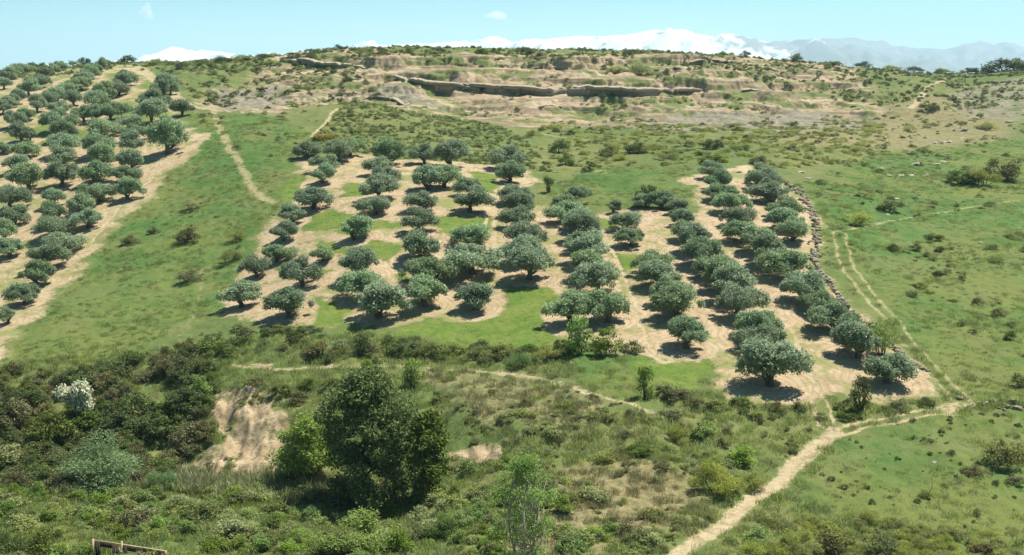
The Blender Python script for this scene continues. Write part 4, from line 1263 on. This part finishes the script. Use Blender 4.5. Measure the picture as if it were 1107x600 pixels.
rock_ledge([(472, 100), (500, 98), (530, 101), (560, 101), (590, 104), (610, 100), (640, 103), (680, 104), (710, 103), (735, 100), (762, 100)], 'long dark rock ledge across the middle of the bare cliff', 3.0, 2, 1, 1.2)
rock_ledge([(402, 82), (425, 85), (455, 92), (480, 95), (520, 101)], 'slanting grey rock ledge on the left shoulder of the cliff', 2.6, 2, 2, 1.1)
rock_ledge([(300, 66), (318, 69), (340, 71), (365, 74), (395, 76)], 'dark overhanging rock ledge at the upper left skyline', 2.6, 2, 3, 1.2)
rock_ledge([(742, 66), (760, 67), (785, 68), (810, 67)], 'thin dark rock ledge just under the right cliff rim', 1.5, 2, 4, 0.9)
rock_ledge([(536, 78), (555, 81), (575, 84)], 'short rock ledge high on the cliff above the long one', 1.2, 2, 5, 0.8)
rock_ledge([(385, 108), (405, 107), (425, 110), (442, 114)], 'blue-grey rock step at the foot of the left cliff', 1.5, 2, 6, 0.8)
rock_ledge([(430, 70), (455, 73), (480, 74)], 'small pale ledge on the upper cliff below the rim', 1.0, 2, 7, 0.7)
rock_ledge([(880, 90), (905, 92), (925, 95)], 'low dark ledge on the right shoulder of the cliff', 1.0, 1, 8, 0.8)

rock_ledge([(556, 113), (585, 114), (622, 116)], 'low tan ledge at the cliff foot under the long one', 1.0, 2, 9, 0.7)
rock_ledge([(636, 91), (665, 92), (702, 94)], 'thin tan ledge just above the right half of the long one', 1.0, 2, 10, 0.7)
rock_ledge([(778, 97), (815, 98), (852, 101)], 'thin ledge on the bare slope right of the long one', 1.0, 2, 11, 0.8)
rock_ledge([(822, 80), (846, 82), (872, 85)], 'short ledge near the rim above the right bare slope', 1.0, 2, 12, 0.7)
rock_ledge([(560, 72), (600, 73), (640, 74)], 'tan ledge close under the rim in the cliff middle', 1.1, 2, 13, 0.8)

# ------------------------------------------------------------------ broken wooden fence at the lower left
def box_mesh(name, sx, sy, sz, mat, r=None, jag=0.0):
    v = np.array([(x, y, z) for x in (-.5, .5) for y in (-.5, .5) for z in (0, 1)], float)
    if r is not None and jag:
        v = v + r.normal(size=v.shape) * jag
    v *= (sx, sy, sz)
    return mesh_from(name, v, np.array([(0, 1, 3, 2), (4, 6, 7, 5), (0, 4, 5, 1), (2, 3, 7, 6), (0, 2, 6, 4), (1, 5, 7, 3)]), [mat])


FY = 77.0
def fx(px_):
    return (px_ - PW / 2) / FPX * FY * 1.053
def ftop(px_):
    return float(pix_at(px_, np.interp(px_, [100, 180], [584, 596.5]), FY)[2])
x0 = float(pix_at(101, 590, FY)[0])
fence = bpy.data.objects.new('wooden_fence', None); COL.objects.link(fence)
fence.location = (x0, FY, float(H(x0, FY))); fence['label'] = 'broken dark wooden fence with pale posts at the bottom edge'; fence['category'] = 'fence'
fr = np.random.default_rng(5)
def fpart(name, pxl, w, d, top, bottom, mat, dy=0.0, lean=0.0):
    X = float(pix_at(pxl, 590, FY)[0])
    o = add_obj(name, box_mesh(name, w, d, top - bottom, M[mat], fr, 0.012), fence)
    o.location = (X - x0, dy, bottom - fence.location[2]); o.rotation_euler = (0, lean, 0)
    return o
gz = fence.location[2] - 0.3
for pxl, mat, up, ln in ((101, 'pale_wood', 0.12, 0), (126.5, 'dark_wood', 0.02, 0), (129, 'pale_wood', 0.22, 0.09), (153, 'dark_wood', 0.05, 0), (179, 'pale_wood', 0.06, 0)):
    fpart('post', pxl, 0.11, 0.11, ftop(pxl) + up, gz, mat, -0.02, ln)
Xa, Xb = float(pix_at(101, 590, FY)[0]), float(pix_at(179, 590, FY)[0])
rail = add_obj('top_rail', box_mesh('top_rail', Xb - Xa, 0.07, 0.075, M['pale_wood']), fence)
rail.location = ((Xa + Xb) / 2 - x0, 0.08, (ftop(101) + ftop(179)) / 2 - fence.location[2] - 0.05)
rail.rotation_euler = (0, math.atan2(ftop(101) - ftop(179), Xb - Xa), 0)
pxl = 104.0
while pxl < 178:
    if not (123 < pxl < 132):
        gap = 108 < pxl < 122 or 136 < pxl < 147
        tp = ftop(pxl) - 0.07
        fpart('board', pxl, 0.155, 0.03, tp, tp - (0.32 if gap else 1.3), 'dark_wood', 0.03 + fr.random() * 0.02, fr.normal() * 0.01)
    pxl += 2.65

# ------------------------------------------------------------------ ground cover that nobody could count
def scatter_group(proto):
    ng = bpy.data.node_groups.new('scatter', 'GeometryNodeTree')
    ng.interface.new_socket('Geometry', in_out='INPUT', socket_type='NodeSocketGeometry')
    ng.interface.new_socket('Geometry', in_out='OUTPUT', socket_type='NodeSocketGeometry')
    n, l = ng.nodes, ng.links
    gi, go = n.new('NodeGroupInput'), n.new('NodeGroupOutput')
    ip = n.new('GeometryNodeInstanceOnPoints'); oi = n.new('GeometryNodeObjectInfo')
    oi.inputs['Object'].default_value = proto
    oi.inputs['As Instance'].default_value = True
    ra = n.new('GeometryNodeInputNamedAttribute'); ra.data_type = 'FLOAT_VECTOR'; ra.inputs[0].default_value = 'rot'
    sa = n.new('GeometryNodeInputNamedAttribute'); sa.data_type = 'FLOAT_VECTOR'; sa.inputs[0].default_value = 'scl'
    l.new(gi.outputs[0], ip.inputs['Points']); l.new(oi.outputs['Geometry'], ip.inputs['Instance'])
    l.new(ra.outputs[0], ip.inputs['Rotation']); l.new(sa.outputs[0], ip.inputs['Scale'])
    l.new(ip.outputs[0], go.inputs[0])
    return ng


def scatter(name, me, P, rot, scl, label, cat):
    if len(P) == 0:
        return
    proto = bpy.data.objects.new(name + '_source', me)
    pm = bpy.data.meshes.new(name)
    pm.vertices.add(len(P)); pm.vertices.foreach_set('co', P.astype(np.float32).ravel())
    pm.attributes.new('rot', 'FLOAT_VECTOR', 'POINT').data.foreach_set('vector', rot.astype(np.float32).ravel())
    pm.attributes.new('scl', 'FLOAT_VECTOR', 'POINT').data.foreach_set('vector', scl.astype(np.float32).ravel())
    o = add_obj(name, pm, label=label, cat=cat, kind='stuff')
    md = o.modifiers.new('scatter', 'NODES'); md.node_group = scatter_group(proto)


def candidates(y0, y1, n, margin=8.0, r=rng):
    y = np.sqrt(r.random(n) * (y1 ** 2 - y0 ** 2) + y0 ** 2)
    x = (r.random(n) * 2 - 1) * (y * 0.45 + margin)
    return x, y


def field(arr, x, y):
    return attr_at(arr, x, y)


def place(name, mes, x, y, size, hscale, label, cat, tilt=0.12, sink=0.0):
    idx = rng.integers(0, len(mes), len(x))
    P = np.stack([x, y, H(x, y) - sink], 1)
    rot = np.stack([rng.normal(size=len(x)) * tilt, rng.normal(size=len(x)) * tilt, rng.random(len(x)) * 6.283], 1)
    scl = np.stack([size, size, size * hscale], 1)
    for k, me in enumerate(mes):
        m = idx == k
        scatter(name, me, P[m], rot[m], scl[m], label, cat)


def clear_of_olives(x, y, f=0.8):
    ok = np.ones(len(x), bool)
    for ox, oy, r_o in OLIVE_POS:
        ok &= (x - ox) ** 2 + (y - oy) ** 2 > (r_o * f) ** 2
    return ok


TUFT = {'grass': [tuft_mesh(i, 'grass', 70, 0.34, 0.55, 0.045) for i in range(3)],
        'short': [tuft_mesh(10 + i, 'grass', 60, 0.17, 0.6, 0.05) for i in range(2)],
        'straw': [tuft_mesh(20 + i, 'straw', 70, 0.42, 0.5, 0.04) for i in range(3)],
        'reed': [tuft_mesh(30 + i, 'reed', 60, 1.5, 0.6, 0.09, 0.35) for i in range(3)]}
bare = np.clip(np.maximum(np.maximum(soil, track), np.maximum(bank, turf)), 0, 1)

def in_poly(poly, x, y, soft=0.8):
    return region(poly, soft, at=(x, y)) > 0.5
RAVINE = [(-60, 412), (80, 404), (200, 376), (235, 420), (225, 520), (60, 535), (-60, 530)]
# tall foreground grass and straw
x, y = candidates(74, 135, 11000)
keep = (field(bare, x, y) < 0.3) & clear_of_olives(x, y)
lu = field(lush, x, y); dr = field(dry, x, y) + 0.35 * fbm(x / 7, y / 7, 3)
m = keep & ((lu < 0.5) | (x < -18)) & (dr < 0.45) & ~(in_poly(RAVINE, x, y) & (rng.random(len(x)) < 0.35))
place('tall_grass', TUFT['grass'], x[m], y[m], rng.uniform(0.6, 1.5, m.sum()), 1.0, 'tall green grass on the ravine slopes', 'grass')
m = keep & (lu < 0.5) & (dr >= 0.30) & (rng.random(len(x)) < 0.75)
place('dry_grass', TUFT['straw'], x[m], y[m], rng.uniform(0.5, 1.3, m.sum()), 1.0, 'dry straw coloured grass on the slope by the track', 'grass')
# meadow grass
x, y = candidates(84, 300, 26000)
keep = (field(bare, x, y) < 0.25) & clear_of_olives(x, y) & (field(lush, x, y) > 0.4) & (fbm(x / 9, y / 9, 3) > -0.25)
place('meadow_grass', TUFT['short'], x[keep], y[keep], rng.uniform(0.5, 1.3, keep.sum()), 1.0, 'short green meadow grass on the open slopes', 'grass')
# rougher tussocks and straw in the meadows
x, y = candidates(84, 260, 22000)
keep = (field(bare, x, y) < 0.25) & (field(rut, x, y) < 0.3) & clear_of_olives(x, y) & (field(lush, x, y) > 0.3) & (fbm(x / 13 + 60, y / 13, 4) > 0.05)
place('meadow_tussocks', TUFT['grass'][:2], x[keep], y[keep], 0.4 + 0.9 * rng.random(keep.sum()) ** 2, 1.0, 'rough grass tussocks in the open meadows', 'grass')
x, y = candidates(84, 260, 14000)
keep = (field(bare, x, y) < 0.25) & (field(rut, x, y) < 0.3) & clear_of_olives(x, y) & (field(lush, x, y) > 0.3) & (fbm(x / 10 + 20, y / 10 + 7, 4) > 0.2)
place('meadow_straw', TUFT['straw'][:2], x[keep], y[keep], 0.35 + 0.6 * rng.random(keep.sum()) ** 2, 0.8, 'dry grass patches in the open meadows', 'grass')
# weeds between rows
x, y = candidates(112, 260, 16000)
keep = (field(turf, x, y) > 0.3) | ((field(orchard, x, y) > 0.6) & (fbm(x / 6 + 40, y / 6, 3) > 0.28))
keep &= clear_of_olives(x, y, 0.7) & (field(track, x, y) < 0.3)
place('grove_weeds', TUFT['short'], x[keep], y[keep], rng.uniform(0.35, 0.9, keep.sum()), 0.8, 'low green weeds between the olive rows', 'weeds')

# reed bed at the ravine foot
x, y = candidates(90, 118, 9000)
m = in_poly([(60, 520), (110, 500), (200, 512), (300, 514), (345, 505), (360, 535), (300, 545), (180, 535), (60, 540)], x, y)
place('reed_bed', TUFT['reed'], x[m], y[m], rng.uniform(0.5, 1.0, m.sum()) * 0.75, 1.0, 'pale green reeds growing along the ravine foot', 'reeds', 0.06)

# scrub, by zone: polygon, count per 1000 candidates, size range
SCR = {k: [q[0] for q in BUSH[k]] for k in ('scrub', 'dark', 'brown', 'broom', 'leafy')}
def scrub_zone(name, poly, y0, y1, n, kind, smin, smax, h, label, thresh=-0.2, scale=8.0, soft=2.0, seed=0):
    x, y = candidates(y0, y1, n)
    m = in_poly(poly, x, y, soft) & (field(bare, x, y) < 0.3) & (fbm(x / scale + seed, y / scale, 3) > thresh) & clear_of_olives(x, y, 1.0)
    x, y = x[m], y[m]
    place(name, SCR[kind], x, y, smin + (smax * 1.25 - smin) * rng.random(len(x)) ** 1.8, h, label, 'scrub', 0.1, 0.05)


scrub_zone('ravine_scrub', RAVINE, 96, 140, 6000, 'dark', 0.8, 2.4, 0.8, 'dark scrub covering the ravine slope below the meadow', -0.15, 6)
scrub_zone('ravine_scrub', RAVINE, 96, 140, 3200, 'brown', 0.8, 2.2, 0.8, 'brown scrub covering the ravine slope below the meadow', -0.1, 6, seed=30)
FRONT = [(-60, 540), (200, 535), (330, 520), (480, 505), (560, 500), (720, 600), (-60, 640)]
scrub_zone('foreground_scrub', FRONT, 72, 110, 1900, 'scrub', 0.6, 2.0, 0.7, 'mixed green scrub along the bottom of the view', -0.1, 5)
scrub_zone('foreground_scrub', FRONT, 72, 110, 1800, 'leafy', 0.6, 1.8, 0.75, 'leafy green scrub along the bottom of the view', 0.0, 5, seed=12)
SLOPE = [(470, 430), (560, 410), (690, 445), (890, 450), (860, 490), (700, 610), (560, 610), (470, 520)]
scrub_zone('slope_scrub', SLOPE, 76, 120, 2600, 'scrub', 0.4, 1.3, 0.6, 'low grey-green scrub on the slope above the track', 0.0, 5)
scrub_zone('slope_scrub', SLOPE, 76, 120, 700, 'brown', 0.4, 1.2, 0.6, 'low brown scrub on the slope above the track', 0.05, 5, seed=77)
TERRACE = [(210, 360), (300, 354), (560, 372), (640, 380), (590, 396), (440, 392), (215, 392)]
scrub_zone('terrace_scrub', TERRACE, 112, 150, 2600, 'scrub', 0.5, 1.5, 0.7, 'grey-green scrub on the terrace bank below the grove', -0.15, 5)
scrub_zone('terrace_scrub', TERRACE, 112, 150, 2200, 'dark', 0.6, 1.8, 0.75, 'dark scrub on the terrace bank below the grove', 0.0, 5, seed=44)
LIP = [(780, 428), (1010, 432), (1005, 446), (900, 458), (780, 450)]
scrub_zone('terrace_scrub', LIP, 100, 122, 1500, 'dark', 0.4, 1.0, 0.7, 'dark scrub on the terrace lip by the track', 0.0, 4)
VERGE = [(760, 610), (830, 560), (900, 560), (1000, 570), (1120, 590), (1120, 640), (760, 640)]
scrub_zone('verge_scrub', VERGE, 72, 96, 2600, 'broom', 0.6, 1.7, 0.7, 'yellow-green scrub along the right bottom edge', -0.2, 4)
KNOLL = [(335, 150), (400, 112), (470, 116), (560, 146), (610, 190), (580, 184), (430, 172), (335, 166)]
scrub_zone('knoll_scrub', KNOLL, 205, 290, 16000, 'scrub', 0.5, 1.2, 0.6, 'dense low scrub on the knoll behind the central grove', -0.35, 9)
scrub_zone('knoll_scrub', KNOLL, 205, 290, 5000, 'dark', 0.4, 1.0, 0.55, 'dark low scrub on the knoll behind the central grove', -0.1, 7, seed=5)
FLAT = [(560, 150), (600, 130), (760, 135), (960, 130), (960, 170), (840, 185), (760, 180), (620, 180)]
scrub_zone('flat_scrub', FLAT, 215, 330, 7500, 'broom', 0.7, 2.4, 0.5, 'yellow-green broom in the flat behind the grove', -0.25, 10)
scrub_zone('flat_scrub', FLAT, 215, 330, 900, 'dark', 0.8, 2.0, 0.6, 'dark bushes in the flat behind the grove', 0.0, 8, seed=3)
HILLTOP = [(130, 64), (300, 58), (430, 60), (430, 112), (300, 122), (200, 110), (160, 80)]
scrub_zone('hilltop_scrub', HILLTOP, 290, 410, 2400, 'dark', 0.9, 2.2, 0.7, 'dark scrub on the hill left of the cliff', 0.0, 14)
scrub_zone('hilltop_scrub', HILLTOP, 290, 410, 3000, 'scrub', 1.0, 2.6, 0.6, 'green scrub on the hill left of the cliff', -0.2, 12, seed=8)
CLIFF = [(400, 56), (560, 56), (880, 62), (1107, 70), (1107, 140), (900, 140), (640, 138), (430, 120)]
scrub_zone('cliff_scrub', CLIFF, 300, 440, 5200, 'scrub', 0.6, 2.0, 0.55, 'scattered scrub on the bare cliff slope', 0.22, 20)
scrub_zone('cliff_scrub', CLIFF, 300, 440, 1500, 'dark', 0.6, 1.8, 0.6, 'dark scattered scrub on the bare cliff slope', 0.32, 18, seed=21)
RIM = [(0, 84), (130, 70), (300, 60), (480, 62), (880, 66), (1107, 84), (1107, 60), (900, 60), (400, 45), (100, 60), (0, 70)]
x, y = candidates(340, 460, 9000)
pr = project(x, y, H(x, y))
m = (y > 355) & (fbm(x / 12, y / 12, 3) > -0.05)
place('rim_scrub', SCR['dark'] + SCR['scrub'][:2], x[m], y[m], rng.uniform(0.7, 1.9, m.sum()), 0.7, 'scrub and low trees along the plateau rim', 'scrub', 0.1, 0.1)
RIGHT = [(830, 150), (1107, 110), (1130, 110), (1130, 400), (1050, 420), (900, 260), (870, 200)]
scrub_zone('meadow_scrub', RIGHT, 125, 340, 5200, 'scrub', 0.4, 2.0, 0.5, 'small scrub dotted over the right meadow', 0.2, 16)
scrub_zone('meadow_scrub', RIGHT, 125, 340, 2000, 'brown', 0.4, 1.4, 0.5, 'small brown scrub dotted over the right meadow', 0.28, 14, seed=4)
LOWR = [(880, 480), (1040, 446), (1130, 440), (1130, 580), (900, 570)]
scrub_zone('weed_clumps', LOWR, 86, 112, 1400, 'brown', 0.25, 0.6, 0.8, 'dark weed clumps dotted over the lower right meadow', -0.05, 5)
LEFTM = [(0, 400), (60, 325), (120, 255), (215, 160), (330, 150), (290, 215), (240, 335), (205, 352), (60, 405)]
scrub_zone('weed_clumps', LEFTM, 126, 260, 2200, 'scrub', 0.3, 0.9, 0.5, 'small weed clumps dotted over the left meadow', 0.1, 9)
UPL = [(215, 122), (400, 116), (335, 165), (240, 185)]
scrub_zone('bank_scrub', UPL, 205, 290, 1500, 'scrub', 0.6, 1.8, 0.6, 'scrub on the green bank beside the hill path', -0.05, 9)
BANKSC = [(225, 415), (320, 430), (320, 520), (190, 525)]
x, y = candidates(104, 126, 2500)
m = in_poly(BANKSC, x, y) & (fbm(x / 2.5, y / 4, 2) > 0.22)
place('bank_bushes', SCR['scrub'], x[m], y[m], rng.uniform(0.4, 1.2, m.sum()), 0.7, 'small scrub clinging to the bare earth bank', 'scrub', 0.1, 0.05)

# ------------------------------------------------------------------ clouds and air
def cloud(px_, py_, wpx, hpx, Y, seed, label):
    import bmesh
    r = np.random.default_rng(seed)
    bm = bmesh.new(); bmesh.ops.create_icosphere(bm, subdivisions=4, radius=1.0)
    u = Y / FPX
    V = np.array([v.co[:] for v in bm.verts])
    d = 1 + 0.55 * fbm(V[:, 0] * 1.3 + seed, V[:, 2] * 1.3 + V[:, 1], 4)
    for v, k in zip(bm.verts, d):
        v.co = Vector((v.co.x * k * wpx * u / 2, v.co.y * k * wpx * u / 2, v.co.z * k * hpx * u / 2))
    me = bpy.data.meshes.new('cloud'); bm.to_mesh(me); bm.free()
    x_, y_, z_ = pix_at(px_, py_, Y)
    o = add_obj('cloud', me, label=label, cat='cloud', kind='stuff')
    o.location = (float(x_), float(y_), float(z_))
    me.materials.append(M['cloud'])
t = NT('cloud'); vol = t.n.new('ShaderNodeVolumePrincipled')
vol.inputs['Color'].default_value = (1, 1, 1, 1); vol.inputs['Density'].default_value = 0.006
t.l.new(vol.outputs[0], t.out.inputs['Volume']); M['cloud'] = t.m
cloud(158, 14, 12, 17, 19000, 3, 'tiny white cloud puff above the hill grove')
cloud(537, 17, 20, 8, 19000, 8, 'small flat white cloud above the cliff')

t = NT('haze'); vol = t.n.new('ShaderNodeVolumePrincipled')
vol.inputs['Color'].default_value = (0.62, 0.82, 1.0, 1); vol.inputs['Density'].default_value = 8.5e-5; vol.inputs['Anisotropy'].default_value = 0.2
t.l.new(vol.outputs[0], t.out.inputs['Volume']); M['haze'] = t.m
hz_ = add_obj('haze', mesh_from('haze', np.array([(x, y, z) for x in (-16000, 16000) for y in (-60, 17500) for z in (-130, 640)], float),
              np.array([(0, 1, 3, 2), (4, 6, 7, 5), (0, 4, 5, 1), (2, 3, 7, 6), (0, 2, 6, 4), (1, 5, 7, 3)]), [M['haze']]), label='thin blue air between the valley and mountains', cat='haze', kind='stuff')
